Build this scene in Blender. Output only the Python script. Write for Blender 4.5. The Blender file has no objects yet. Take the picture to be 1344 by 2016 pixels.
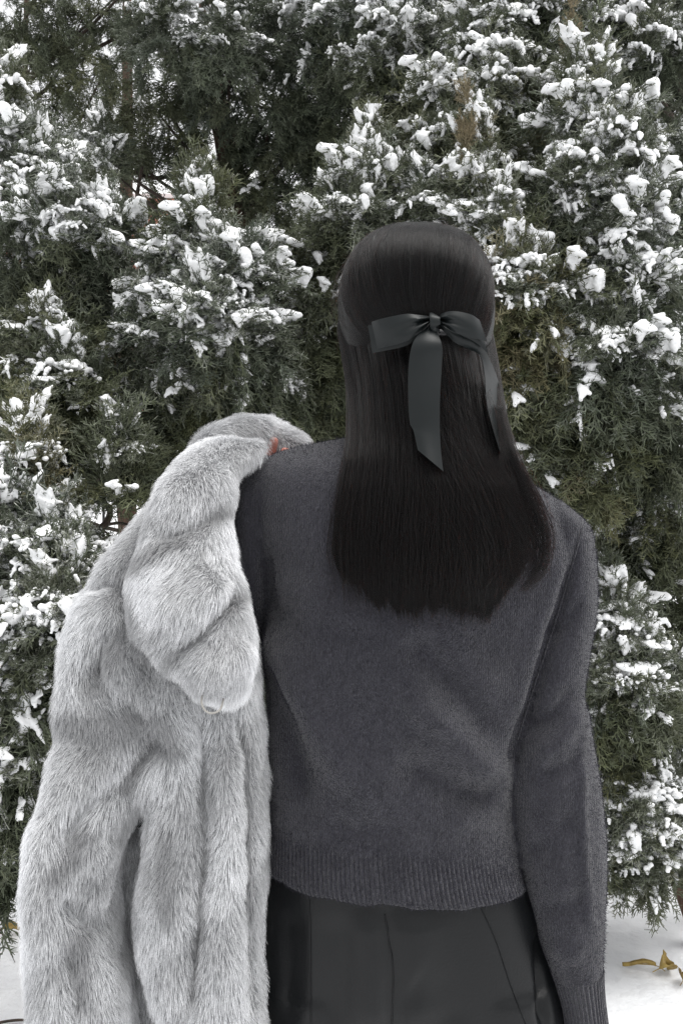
import bpy, bmesh, math, random
import numpy as np
from mathutils import Vector, Matrix, Euler

random.seed(5)
rng = np.random.default_rng(11)
sc = bpy.context.scene
COL = sc.collection

# ------------------------------------------------------------------ camera, sky, sun, exposure
FPX = 1746.0            # focal length in photograph pixels (photo 1344 x 2016)
CAMZ = 1.36
cam_d = bpy.data.cameras.new('camera')
cam = bpy.data.objects.new('camera', cam_d)
COL.objects.link(cam)
cam.location = (0, 0, CAMZ)
cam.rotation_euler = (math.radians(90), 0, 0)
cam_d.sensor_fit = 'VERTICAL'
cam_d.sensor_height = 36.0
cam_d.lens = 36.0 * FPX / 2016.0
cam_d.clip_start = 0.05
cam_d.clip_end = 1000
sc.camera = cam

SUN_EL, SUN_AZ = 74.0, 120.0      # degrees; azimuth clockwise from +Y
world = bpy.data.worlds.new('World')
sc.world = world
world.use_nodes = True
wn, wl = world.node_tree.nodes, world.node_tree.links
wn.clear()
sky = wn.new('ShaderNodeTexSky'); sky.sky_type = 'NISHITA'; sky.sun_disc = False
sky.sun_elevation = math.radians(SUN_EL); sky.sun_rotation = math.radians(SUN_AZ)
sky.air_density = 1.0; sky.dust_density = 4.0; sky.ozone_density = 1.0
hsv = wn.new('ShaderNodeHueSaturation'); hsv.inputs['Saturation'].default_value = 0.10
mixc = wn.new('ShaderNodeMix'); mixc.data_type = 'RGBA'
mixc.inputs['Factor'].default_value = 0.6
mixc.inputs['B'].default_value = (8.0, 8.05, 8.15, 1)        # even cloud layer
bg = wn.new('ShaderNodeBackground'); bg.inputs['Strength'].default_value = 0.085
wo = wn.new('ShaderNodeOutputWorld')
wl.new(sky.outputs[0], hsv.inputs['Color']); wl.new(hsv.outputs[0], mixc.inputs['A'])
wl.new(mixc.outputs['Result'], bg.inputs['Color']); wl.new(bg.outputs[0], wo.inputs['Surface'])

sun_d = bpy.data.lights.new('sun', 'SUN'); sun_d.energy = 1.5; sun_d.angle = math.radians(45)
sun_d.color = (1.0, 0.98, 0.95)
sun = bpy.data.objects.new('sun', sun_d); COL.objects.link(sun)
az, el = math.radians(SUN_AZ), math.radians(SUN_EL)
sdir = Vector((math.sin(az) * math.cos(el), math.cos(az) * math.cos(el), math.sin(el)))
sun.rotation_euler = sdir.to_track_quat('Z', 'Y').to_euler()
sun.location = sdir * 20

sc.view_settings.view_transform = 'Standard'
sc.view_settings.look = 'None'
sc.view_settings.exposure = 1.0
sc.view_settings.gamma = 1.0
sc.view_settings.use_curve_mapping = False
sc.render.engine = 'CYCLES'
sc.cycles.use_denoising = True
sc.cycles.denoising_prefilter = 'NONE'
sc.cycles.max_bounces = 6
sc.cycles.diffuse_bounces = 3
sc.cycles.use_adaptive_sampling = True
sc.cycles.adaptive_threshold = 0.018
sc.cycles.transparent_max_bounces = 12

# ------------------------------------------------------------------ helpers
def P(px, py, Y):
    return np.array([(px - 672.0) / FPX * Y, Y, CAMZ - (py - 1008.0) / FPX * Y])

def proj(v):
    v = np.asarray(v)
    return 672 + FPX * v[..., 0] / v[..., 1], 1008 - FPX * (v[..., 2] - CAMZ) / v[..., 1]

def link(o, parent=None):
    COL.objects.link(o)
    if parent is not None:
        o.parent = parent
    return o

def tag(o, label=None, category=None, group=None, kind=None):
    if label: o['label'] = label
    if category: o['category'] = category
    if group: o['group'] = group
    if kind: o['kind'] = kind
    return o

def empty(name, loc=(0, 0, 0)):
    o = bpy.data.objects.new(name, None)
    o.location = loc
    o.empty_display_size = 0.1
    return link(o)

def child_of(o, parent):
    """parent without moving: geometry is authored in world space"""
    o.parent = parent
    o.matrix_parent_inverse = Matrix.Translation(-Vector(parent.location)) if parent.type == 'EMPTY' else Matrix()
    return o

def mesh(name, verts, faces, mat=None, parent=None, smooth=True):
    me = bpy.data.meshes.new(name)
    me.from_pydata([tuple(map(float, v)) for v in verts], [], [tuple(map(int, f)) for f in faces])
    me.update()
    if smooth:
        me.polygons.foreach_set('use_smooth', np.ones(len(me.polygons), bool))
    if mat: me.materials.append(mat)
    o = bpy.data.objects.new(name, me)
    COL.objects.link(o)
    if parent is not None: child_of(o, parent)
    return o

def catmull(pts, n):
    """resample rows of pts (K, ...) to n rows with a Catmull-Rom spline"""
    pts = np.asarray(pts, float)
    K = len(pts)
    ext = np.concatenate([pts[:1] * 2 - pts[1:2], pts, pts[-1:] * 2 - pts[-2:-1]])
    t = np.linspace(0, K - 1 - 1e-9, n)
    i = t.astype(int); f = (t - i).reshape((-1,) + (1,) * (pts.ndim - 1))
    p0, p1, p2, p3 = ext[i], ext[i + 1], ext[i + 2], ext[i + 3]
    return 0.5 * ((2 * p1) + (-p0 + p2) * f + (2 * p0 - 5 * p1 + 4 * p2 - p3) * f ** 2 + (-p0 + 3 * p1 - 3 * p2 + p3) * f ** 3)

def vnoise(p, freq, seed=0, octaves=1):
    """smooth pseudo noise, sum of rotated sines: (N,3) -> (N,) about -1..1"""
    r = np.random.default_rng(seed)
    out = np.zeros(len(p)); amp = 1.0; tot = 0
    for o in range(octaves):
        for k in range(5):
            d = r.normal(size=3); d /= np.linalg.norm(d)
            out += amp * np.sin((p @ d) * freq * (0.7 + 0.6 * r.random()) * 2 * math.pi + r.random() * 6.283)
            tot += amp * 0.5
        freq *= 2.1; amp *= 0.5
    return out / tot

def ring_loft(rows, n_around=64, n_along=60, power=2.3):
    """rows: (xl, yl, xr, yr, Yc, hd) -> rings of points (photo pixels at depth Yc)"""
    R = catmull(np.array(rows, float), n_along)
    th = np.linspace(0, 2 * math.pi, n_around, endpoint=False)
    c, s = np.cos(th), np.sin(th)
    cs = np.sign(c) * np.abs(c) ** (2 / power); ss = np.sign(s) * np.abs(s) ** (2 / power)
    V = []
    for (xl, yl, xr, yr, Yc, hd) in R:
        a, b = P(xl, yl, Yc), P(xr, yr, Yc)
        m, h = (a + b) / 2, (b - a) / 2
        V.append(m[None] + cs[:, None] * h[None] + ss[:, None] * np.array([0, -hd, 0])[None])
    return np.array(V)

def loft_faces(nr, na, cap=True, off=0):
    F = []
    for i in range(nr - 1):
        for j in range(na):
            k = (j + 1) % na
            F.append((off + i * na + j, off + i * na + k, off + (i + 1) * na + k, off + (i + 1) * na + j))
    if cap:
        F.append(tuple(off + j for j in range(na - 1, -1, -1)))
        F.append(tuple(off + (nr - 1) * na + j for j in range(na)))
    return F

def tube_path(centers, radii, n=16, n_along=40):
    """centers in world space, radii (rx, ry) pairs; returns rings"""
    C = catmull(centers, n_along); R = catmull(np.array(radii, float).reshape(len(radii), -1), n_along)
    T = np.gradient(C, axis=0); T /= np.linalg.norm(T, axis=1)[:, None]
    up = np.array([0, 1.0, 0])
    V = []
    th = np.linspace(0, 2 * math.pi, n, endpoint=False)
    for c, t, r in zip(C, T, R):
        u = up - t * (up @ t)
        if np.linalg.norm(u) < 0.15:
            u = np.array([1.0, 0, 0]) - t * t[0]
        u /= np.linalg.norm(u); w = np.cross(t, u)
        r0, r1 = (r[0], r[-1])
        V.append(c + np.cos(th)[:, None] * w * r0 + np.sin(th)[:, None] * u * r1)
    return np.array(V)

def multi_loft(name, ringsets, mat, parent, remesh=None, smooth_it=6):
    V, F, off = [], [], 0
    for r in ringsets:
        nr, na = r.shape[:2]
        V.append(r.reshape(-1, 3)); F += loft_faces(nr, na, True, off); off += nr * na
    o = mesh(name, np.concatenate(V), F, mat, parent)
    bm = bmesh.new(); bm.from_mesh(o.data); bmesh.ops.recalc_face_normals(bm, faces=bm.faces); bm.to_mesh(o.data); bm.free()
    if remesh:
        m = o.modifiers.new('r', 'REMESH'); m.mode = 'VOXEL'; m.voxel_size = remesh; m.use_smooth_shade = True
        s = o.modifiers.new('s', 'SMOOTH'); s.iterations = smooth_it; s.factor = 0.5
        bake(o)
    return o

def bake(o):
    dg = bpy.context.evaluated_depsgraph_get()
    me = bpy.data.meshes.new_from_object(o.evaluated_get(dg))
    old = o.data
    mats = [m for m in old.materials]
    o.modifiers.clear()
    o.data = me
    me.materials.clear()
    for m in mats: me.materials.append(m)
    me.polygons.foreach_set('use_smooth', np.ones(len(me.polygons), bool))
    return o

def get_co(me):
    a = np.empty(len(me.vertices) * 3); me.vertices.foreach_get('co', a); return a.reshape(-1, 3)
def get_no(me):
    a = np.empty(len(me.vertices) * 3); me.vertices.foreach_get('normal', a); return a.reshape(-1, 3)
def set_co(me, v):
    me.vertices.foreach_set('co', np.asarray(v, float).ravel()); me.update()

def creases(o, segs, back_only=True, k=1.0, kw=1.0):
    """push vertices along normals by gaussian ridges laid along segments on the cloth (x0,y0,x1,y1,width,amp)"""
    me = o.data; v = get_co(me); n = get_no(me)
    x, y = proj(v)
    facing = np.clip(-n[:, 1] * 1.6 + 0.2, 0, 1) if back_only else np.ones(len(v))
    d = np.zeros(len(v))
    for s in segs:
        pts = np.array(s[0], float); w, amp = s[1] * kw, s[2] * k
        best = np.full(len(v), 1e9); tt = np.zeros(len(v))
        L = len(pts) - 1
        for i in range(L):
            a, b = pts[i], pts[i + 1]; ab = b - a
            t = np.clip(((x - a[0]) * ab[0] + (y - a[1]) * ab[1]) / (ab @ ab), 0, 1)
            dist = np.hypot(x - a[0] - t * ab[0], y - a[1] - t * ab[1])
            m = dist < best
            best[m] = dist[m]; tt[m] = (i + t[m]) / L
        fade = np.clip(np.minimum(tt, 1 - tt) * 5 + 0.12, 0, 1)
        d += amp * np.exp(-(best / w) ** 2) * fade
    set_co(me, v + n * (d * facing)[:, None])

def hair_obj(name, pts, radius, mat, parent=None, attrs=None):
    """pts (N, M, 3); radius (N, M) -> a Curves object"""
    N, M = pts.shape[:2]
    cu = bpy.data.hair_curves.new(name)
    cu.add_curves([M] * N)
    cu.position_data.foreach_set('vector', pts.astype(np.float32).ravel())
    at = cu.attributes.get('radius') or cu.attributes.new('radius', 'FLOAT', 'POINT')
    at.data.foreach_set('value', np.broadcast_to(radius, (N, M)).astype(np.float32).ravel())
    for k, a in (attrs or {}).items():
        t = cu.attributes.new(k, 'FLOAT', 'CURVE'); t.data.foreach_set('value', a.astype(np.float32))
    cu.materials.append(mat)
    o = bpy.data.objects.new(name, cu)
    COL.objects.link(o)
    if parent is not None: child_of(o, parent)
    return o

def sample_surface(me, n, keep=None, seed=0):
    me.calc_loop_triangles()
    T = np.empty(len(me.loop_triangles) * 3, np.int32); me.loop_triangles.foreach_get('vertices', T); T = T.reshape(-1, 3)
    v, no = get_co(me), get_no(me)
    a, b, c = v[T[:, 0]], v[T[:, 1]], v[T[:, 2]]
    fn = np.cross(b - a, c - a); area = np.linalg.norm(fn, axis=1) / 2
    w = area.copy()
    if keep is not None:
        mid = (a + b + c) / 3; nm = fn / (2 * area[:, None] + 1e-12)
        w *= keep(mid, nm)
    r = np.random.default_rng(seed)
    i = r.choice(len(T), n, p=w / w.sum())
    u, q = r.random(n), r.random(n); m = u + q > 1; u[m] = 1 - u[m]; q[m] = 1 - q[m]
    p = a[i] + (b - a)[i] * u[:, None] + (c - a)[i] * q[:, None]
    nn = no[T[i, 0]] * (1 - u - q)[:, None] + no[T[i, 1]] * u[:, None] + no[T[i, 2]] * q[:, None]
    nn /= np.linalg.norm(nn, axis=1)[:, None] + 1e-9
    return p, nn

# ------------------------------------------------------------------ materials
def new_mat(name):
    m = bpy.data.materials.new(name); m.use_nodes = True
    nt = m.node_tree
    b = nt.nodes['Principled BSDF']
    return m, nt, b

def node(nt, typ, **kw):
    n = nt.nodes.new(typ)
    for k, v in kw.items():
        if hasattr(n, k): setattr(n, k, v)
        else: n.inputs[k].default_value = v
    return n

def ramp(nt, src, stops):
    r = nt.nodes.new('ShaderNodeValToRGB')
    e = r.color_ramp.elements
    while len(e) < len(stops): e.new(0.5)
    for el_, (p, c) in zip(e, stops):
        el_.position = p; el_.color = (*c, 1)
    nt.links.new(src, r.inputs[0])
    return r.outputs[0]

def coords(nt, scale=(1, 1, 1)):
    tc = nt.nodes.new('ShaderNodeTexCoord'); mp = nt.nodes.new('ShaderNodeMapping')
    mp.inputs['Scale'].default_value = scale
    nt.links.new(tc.outputs['Object'], mp.inputs[0]); return mp.outputs[0]

def noise(nt, vec, scale, detail=4, rough=0.55):
    n = nt.nodes.new('ShaderNodeTexNoise'); n.inputs['Scale'].default_value = scale
    n.inputs['Detail'].default_value = detail; n.inputs['Roughness'].default_value = rough
    if vec is not None: nt.links.new(vec, n.inputs['Vector'])
    return n.outputs[0]

def bump(nt, b, src, strength, dist):
    n = nt.nodes.new('ShaderNodeBump'); n.inputs['Strength'].default_value = strength; n.inputs['Distance'].default_value = dist
    nt.links.new(src, n.inputs['Height']); nt.links.new(n.outputs[0], b.inputs['Normal']); return n

M = {}
def mat_noise(name, c0, c1, scale, rough=0.8, bs=0.3, bd=0.004, stretch=(1, 1, 1), detail=5):
    m, nt, b = new_mat(name)
    v = coords(nt, stretch); n = noise(nt, v, scale, detail)
    nt.links.new(ramp(nt, n, [(0.3, c0), (0.7, c1)]), b.inputs['Base Color'])
    b.inputs['Roughness'].default_value = rough
    if bs: bump(nt, b, n, bs, bd)
    M[name] = m
    return m, nt, b

mat_noise('snow', (0.85, 0.86, 0.87), (0.90, 0.905, 0.91), 140, 0.65, 0.5, 0.003)
M['snow'].node_tree.nodes['Principled BSDF'].inputs['Specular IOR Level'].default_value = 0.3
m, nt, b = mat_noise('ground_snow', (0.70, 0.71, 0.73), (0.82, 0.828, 0.84), 9, 0.6, 0.8, 0.03, detail=9)
mat_noise('bark', (0.035, 0.022, 0.016), (0.13, 0.075, 0.05), 30, 0.9, 0.9, 0.01, (1, 1, 0.15))
mat_noise('twig_bark', (0.02, 0.016, 0.013), (0.07, 0.05, 0.038), 60, 0.9, 0.5, 0.003)
mat_noise('iron', (0.012, 0.012, 0.013), (0.02, 0.02, 0.022), 40, 0.5, 0.1, 0.001)
mat_noise('dry_leaf', (0.20, 0.13, 0.03), (0.36, 0.26, 0.07), 60, 0.6, 0.3, 0.002)
mat_noise('brown_leaf', (0.10, 0.065, 0.02), (0.24, 0.16, 0.05), 50, 0.6, 0.3, 0.002)
mat_noise('skin', (0.50, 0.20, 0.16), (0.58, 0.25, 0.19), 60, 0.5, 0.05, 0.001)
mat_noise('shoe_leather', (0.012, 0.012, 0.012), (0.02, 0.02, 0.02), 60, 0.4, 0.1, 0.001)
mat_noise('concrete', (0.4, 0.38, 0.36), (0.5, 0.48, 0.45), 6, 0.9, 0.1, 0.01)
m, nt, b = new_mat('glass'); b.inputs['Base Color'].default_value = (0.03, 0.035, 0.04, 1); b.inputs['Roughness'].default_value = 0.08; M['glass'] = m

# brick wall of the house far behind
m, nt, b = new_mat('brick')
tc = nt.nodes.new('ShaderNodeTexCoord'); mp = node(nt, 'ShaderNodeMapping'); mp.inputs['Rotation'].default_value = (math.radians(90), 0, 0)
br = nt.nodes.new('ShaderNodeTexBrick')
br.inputs['Color1'].default_value = (0.42, 0.16, 0.11, 1); br.inputs['Color2'].default_value = (0.34, 0.12, 0.085, 1)
br.inputs['Mortar'].default_value = (0.42, 0.36, 0.32, 1); br.inputs['Scale'].default_value = 4.5; br.inputs['Mortar Size'].default_value = 0.012
nt.links.new(tc.outputs['Object'], mp.inputs[0]); nt.links.new(mp.outputs[0], br.inputs['Vector'])
nt.links.new(br.outputs['Color'], b.inputs['Base Color']); b.inputs['Roughness'].default_value = 0.9; M['brick'] = m

# juniper foliage: green to blue-green, tone attribute shifts it, tan where tone is high
m, nt, b = new_mat('foliage')
oi = nt.nodes.new('ShaderNodeObjectInfo')
at = nt.nodes.new('ShaderNodeAttribute'); at.attribute_type = 'INSTANCER'; at.attribute_name = 'tone'
greens = ramp(nt, oi.outputs['Random'], [(0.0, (0.043, 0.054, 0.027)), (0.35, (0.066, 0.079, 0.041)), (0.65, (0.088, 0.101, 0.068)), (1.0, (0.116, 0.122, 0.070))])
tones = ramp(nt, at.outputs['Fac'], [(0.0, (0.074, 0.091, 0.074)), (0.33, (0.076, 0.089, 0.054)), (0.66, (0.098, 0.102, 0.042)), (1.0, (0.30, 0.235, 0.15))])
mx = nt.nodes.new('ShaderNodeMix'); mx.data_type = 'RGBA'; mx.inputs['Factor'].default_value = 0.65
nt.links.new(greens, mx.inputs['A']); nt.links.new(tones, mx.inputs['B'])
v = coords(nt); n = noise(nt, v, 55, 3)
mul = nt.nodes.new('ShaderNodeMix'); mul.data_type = 'RGBA'; mul.blend_type = 'MULTIPLY'; mul.inputs['Factor'].default_value = 1
nt.links.new(mx.outputs['Result'], mul.inputs['A']); nt.links.new(ramp(nt, n, [(0.3, (0.5, 0.5, 0.5)), (0.7, (1.5, 1.5, 1.5))]), mul.inputs['B'])
fa = nt.nodes.new('ShaderNodeAttribute'); fa.attribute_type = 'INSTANCER'; fa.attribute_name = 'frost'
ge = nt.nodes.new('ShaderNodeNewGeometry'); sx = nt.nodes.new('ShaderNodeSeparateXYZ'); nt.links.new(ge.outputs['Normal'], sx.inputs[0])
mr = node(nt, 'ShaderNodeMapRange'); mr.inputs['From Min'].default_value = -0.7; mr.inputs['From Max'].default_value = 0.5
nt.links.new(sx.outputs['Z'], mr.inputs['Value'])
fn = ramp(nt, noise(nt, v, 70, 4), [(0.42, (0, 0, 0)), (0.62, (1, 1, 1))])
m1 = node(nt, 'ShaderNodeMath', operation='MULTIPLY'); nt.links.new(mr.outputs[0], m1.inputs[0]); nt.links.new(fn, m1.inputs[1])
m2 = node(nt, 'ShaderNodeMath', operation='MULTIPLY'); nt.links.new(m1.outputs[0], m2.inputs[0]); nt.links.new(fa.outputs['Fac'], m2.inputs[1])
fx = nt.nodes.new('ShaderNodeMix'); fx.data_type = 'RGBA'; fx.inputs['B'].default_value = (0.52, 0.53, 0.49, 1)
nt.links.new(m2.outputs[0], fx.inputs['Factor']); nt.links.new(mul.outputs['Result'], fx.inputs['A'])
nt.links.new(fx.outputs['Result'], b.inputs['Base Color']); b.inputs['Roughness'].default_value = 0.6
b.inputs['Specular IOR Level'].default_value = 0.25
M['foliage'] = m

# knitted wool: heathered charcoal
def wool(name, k=1.0):
    m, nt, b = new_mat(name)
    v = coords(nt, (1, 1, 0.55))
    n1 = noise(nt, v, 560, 3, 0.7); n2 = noise(nt, coords(nt), 14, 3)
    c1 = ramp(nt, n1, [(0.30, (0.019 * k, 0.0185 * k, 0.027 * k)), (0.52, (0.050 * k, 0.049 * k, 0.067 * k)), (0.75, (0.115 * k, 0.112 * k, 0.142 * k))])
    mx = nt.nodes.new('ShaderNodeMix'); mx.data_type = 'RGBA'; mx.blend_type = 'MULTIPLY'; mx.inputs['Factor'].default_value = 1
    nt.links.new(c1, mx.inputs['A']); nt.links.new(ramp(nt, n2, [(0.3, (0.88, 0.88, 0.88)), (0.7, (1.1, 1.1, 1.1))]), mx.inputs['B'])
    nt.links.new(mx.outputs['Result'], b.inputs['Base Color'])
    b.inputs['Roughness'].default_value = 0.95; b.inputs['Specular IOR Level'].default_value = 0.1
    b.inputs['Sheen Weight'].default_value = 0.25; b.inputs['Sheen Roughness'].default_value = 0.6
    wv = nt.nodes.new('ShaderNodeTexWave'); wv.bands_direction = 'X'; wv.inputs['Scale'].default_value = 120; wv.inputs['Distortion'].default_value = 5.0; wv.inputs['Detail'].default_value = 2; wv.inputs['Detail Scale'].default_value = 2.5
    nt.links.new(coords(nt), wv.inputs['Vector'])
    ad = node(nt, 'ShaderNodeMath', operation='MULTIPLY_ADD'); nt.links.new(wv.outputs['Fac'], ad.inputs[0]); ad.inputs[1].default_value = 0.16; nt.links.new(n1, ad.inputs[2])
    bump(nt, b, ad.outputs[0], 1.0, 0.0022)
    M[name] = m
wool('wool', 0.46)

# strand materials
def strand_mat(name, root, tip, rough=0.5, var=0.35, spec=0.4, attr=None):
    m, nt, b = new_mat(name)
    ci = nt.nodes.new('ShaderNodeHairInfo')
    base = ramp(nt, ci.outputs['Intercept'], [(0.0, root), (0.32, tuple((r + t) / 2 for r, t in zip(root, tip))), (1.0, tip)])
    mx = nt.nodes.new('ShaderNodeMix'); mx.data_type = 'RGBA'; mx.blend_type = 'MULTIPLY'; mx.inputs['Factor'].default_value = 1
    nt.links.new(base, mx.inputs['A'])
    src = ci.outputs['Random']
    if attr:
        a = nt.nodes.new('ShaderNodeAttribute'); a.attribute_name = attr
        src = a.outputs['Fac']
    nt.links.new(ramp(nt, src, [(0.0, (1 - var,) * 3), (1.0, (1 + var,) * 3)]), mx.inputs['B'])
    nt.links.new(mx.outputs['Result'], b.inputs['Base Color'])
    b.inputs['Roughness'].default_value = rough; b.inputs['Specular IOR Level'].default_value = spec
    M[name] = m
    return m, nt, b
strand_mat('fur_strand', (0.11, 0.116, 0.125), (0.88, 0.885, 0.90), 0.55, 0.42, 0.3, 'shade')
strand_mat('wool_fibre', (0.0165, 0.016, 0.022), (0.050, 0.049, 0.061), 0.9, 0.6, 0.1)
m, nt, b = strand_mat('head_hair', (0.0036, 0.0032, 0.0032), (0.0092, 0.0068, 0.0060), 0.25, 0.95, 0.30, 'shade')
ph = nt.nodes.new('ShaderNodeBsdfHairPrincipled'); ph.parametrization = 'MELANIN'
ph.inputs['Melanin'].default_value = 0.93; ph.inputs['Melanin Redness'].default_value = 0.15
ph.inputs['Roughness'].default_value = 0.20; ph.inputs['Radial Roughness'].default_value = 0.35
ph.inputs['Random Roughness'].default_value = 0.25
at_ = nt.nodes.new('ShaderNodeAttribute'); at_.attribute_name = 'shade'
mr_ = node(nt, 'ShaderNodeMapRange'); mr_.inputs['To Min'].default_value = 1.0; mr_.inputs['To Max'].default_value = 0.93
ph.inputs['IOR'].default_value = 1.36
nt.links.new(at_.outputs['Fac'], mr_.inputs['Value']); nt.links.new(mr_.outputs[0], ph.inputs['Melanin'])
nt.links.new(ph.outputs[0], nt.nodes['Material Output'].inputs['Surface'])
mat_noise('fur_base', (0.16, 0.165, 0.17), (0.26, 0.26, 0.265), 60, 0.9, 0.3, 0.004)
mat_noise('hair_base', (0.004, 0.0035, 0.0035), (0.009, 0.007, 0.0065), 300, 0.6, 0.4, 0.002, (1, 1, 0.04))
mat_noise('leather', (0.0042, 0.0047, 0.0053), (0.0060, 0.0066, 0.0073), 420, 0.34, 0.35, 0.0012)
M['leather'].node_tree.nodes['Principled BSDF'].inputs['Specular IOR Level'].default_value = 0.25
m, nt, b = mat_noise('satin', (0.0052, 0.0074, 0.0078), (0.0066, 0.0090, 0.0095), 25, 0.44, 0.0)
b.inputs['Sheen Weight'].default_value = 0.0; b.inputs['Specular IOR Level'].default_value = 0.26
m, nt, b = mat_noise('coat_lining', (0.015, 0.017, 0.022), (0.022, 0.024, 0.03), 30, 0.6, 0.1, 0.002)
#@@SETTING
# ------------------------------------------------------------------ ground: one snow sheet to the horizon
def build_ground():
    k = 170
    u = np.linspace(-1, 1, k)
    xs = np.sign(u) * (np.abs(u) * 2.5 + np.abs(u) ** 7 * 300)
    t = np.linspace(0, 1, k)
    ys = -20 + 0 * t
    ys = -6 + t * 16 + t ** 8 * 500
    X, Y = np.meshgrid(xs, ys)
    p = np.stack([X.ravel(), Y.ravel(), np.zeros(X.size)], 1)
    near = np.exp(-((p[:, 0]) ** 2 + (p[:, 1] - 3) ** 2) / 60)
    p[:, 2] = (0.030 * vnoise(p, 0.6, 3, 2) + 0.012 * vnoise(p, 2.6, 4, 2)) * near - 0.02
    q_ = np.clip((p[:, 1] - 9) / 13, 0, 1); p[:, 2] += 3.6 * q_ * q_ * (3 - 2 * q_)
    d = np.hypot(p[:, 0] - 0.09, p[:, 1] - 1.12)
    p[:, 2] = np.where(d < 0.6, np.minimum(p[:, 2], 0.0) * np.clip(d / 0.6, 0, 1), p[:, 2])
    F = [(i * k + j, i * k + j + 1, (i + 1) * k + j + 1, (i + 1) * k + j) for i in range(k - 1) for j in range(k - 1)]
    o = mesh('snow_ground', p, F, M['ground_snow'])
    tag(o, 'even white snow covering the ground under the trees', None, None, 'structure')
    return o
ground = build_ground()

def ground_z(x, y):
    v = get_co(ground.data)
    i = np.argmin((v[:, 0] - x) ** 2 + (v[:, 1] - y) ** 2)
    return float(v[i, 2])

def box(cx, cy, cz, sx, sy, sz):
    v = np.array([[x, y, z] for x in (-1, 1) for y in (-1, 1) for z in (-1, 1)], float) * np.array([sx, sy, sz]) / 2 + np.array([cx, cy, cz])
    f = [(0, 1, 3, 2), (4, 6, 7, 5), (0, 4, 5, 1), (2, 3, 7, 6), (0, 2, 6, 4), (1, 5, 7, 3)]
    return v, f

# ---- brick house far behind, at the left
def build_house():
    h = empty('brick_house', (-8.0, 26.0, 0))
    tag(h, 'red brick house glimpsed through gaps behind the left-hand trees', 'house')
    Y = 26.0
    # facade from wall pieces round the window openings
    wins = [(-13.2, 1.2), (-10.4, 1.2), (-7.6, 1.2), (-4.8, 1.2), (-13.2, 4.2), (-10.4, 4.2), (-7.6, 4.2), (-4.8, 4.2)]
    V, F = [], []
    def add(cx, cz, sx, sz, y=Y, sy=0.3):
        v, f = box(cx, y, cz, sx, sy, sz); o_ = sum(len(a) for a in V); V.append(v); F.extend([tuple(i + o_ for i in q) for q in f])
    xs = [-15.0, -13.8, -12.6, -11.0, -9.8, -8.2, -7.0, -5.4, -4.2, -3.0]
    for i in range(0, 9):
        a, b_ = xs[i], xs[i + 1]
        if i % 2 == 0: add((a + b_) / 2, 3.5, b_ - a, 7.0)
        else:
            for z0, z1 in ((0, 1.2), (2.8, 4.2), (5.8, 7.0)): add((a + b_) / 2, (z0 + z1) / 2, b_ - a - 0.004, z1 - z0)
    v, f = box(-9, Y + 4.3, 3.5, 11.9, 8, 6.9); o_ = sum(len(a) for a in V); V.append(v); F.extend([tuple(i + o_ for i in q) for q in f])
    mesh('wall', np.concatenate(V), F, M['brick'], h, False)
    for i in (1, 3, 5, 7):
        for z0 in (1.2, 4.2):
            cx = (xs[i] + xs[i + 1]) / 2
            v, f = box(cx, Y + 0.05, z0 + 0.8, 1.2, 0.04, 1.6); w = mesh('window', v, f, M['glass'], h, False)
            V2, F2 = [], []
            for (dx, dz, sx, sz) in ((0, 0.78, 1.2, 0.06), (0, -0.78, 1.2, 0.06), (-0.57, 0, 0.06, 1.5), (0.57, 0, 0.06, 1.5), (0, 0, 0.05, 1.5)):
                v, f = box(cx + dx, Y - 0.02, z0 + 0.8 + dz, sx, 0.05, sz); F2 += [tuple(k + len(V2) * 8 for k in q) for q in f]; V2.append(v)
            fr = mesh('window_frame', np.concatenate(V2), F2, M['concrete'], None, False); fr.parent = w; fr.matrix_parent_inverse = Matrix()
            v, f = box(cx, Y - 0.22, z0 - 0.05, 1.35, 0.2, 0.1); s_ = mesh('sill', v, f, M['concrete'], None, False); s_.parent = w; s_.matrix_parent_inverse = Matrix()
    v = np.array([[-15.4, Y - .5, 7.02], [-2.6, Y - .5, 7.02], [-2.6, Y + 8.8, 7.02], [-15.4, Y + 8.8, 7.02], [-15.4, Y + 4, 9.5], [-2.6, Y + 4, 9.5]])
    mesh('roof', v, [(0, 1, 5, 4), (2, 3, 4, 5), (0, 4, 3), (1, 2, 5), (0, 3, 2, 1)], M['snow'], h, False)
    h.location.z = 3.5
build_house()

# ---- iron railing behind the trees
def build_fence():
    Y = 5.6
    fz = empty('iron_fence', (0, Y, 0))
    tag(fz, 'thin black iron railing fence half hidden behind the snowy junipers', 'fence')
    for z in (0.25, 1.55):
        v, f = box(0, Y, z, 7.0, 0.03, 0.04); mesh('rail', v, f, M['iron'], fz, False)
    th = np.linspace(0, 2 * math.pi, 6, endpoint=False)
    ring = np.stack([np.cos(th) * 0.009, np.sin(th) * 0.009], 1)
    V = [(x, y, z) for z in (0.0, 1.70) for x, y in ring] + [(0, 0, 1.78)]
    F = [(j, (j + 1) % 6, 6 + (j + 1) % 6, 6 + j) for j in range(6)] + [(6 + j, 6 + (j + 1) % 6, 12) for j in range(6)]
    first = None
    for i, x in enumerate(np.arange(-3.45, 3.46, 0.13)):
        if first is None:
            o = mesh('picket', V, F, M['iron'], None, False); first = o
        else:
            o = first.copy(); COL.objects.link(o)
        o.location = (x, 0, 0); o.parent = fz
    for x in (-3.5, -2.07, -0.5, 1.08, 2.65):
        v, f = box(x, Y + 0.05, 0.9, 0.06, 0.06, 1.8); mesh('post', v, f, M['iron'], fz, False)
build_fence()

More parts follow.
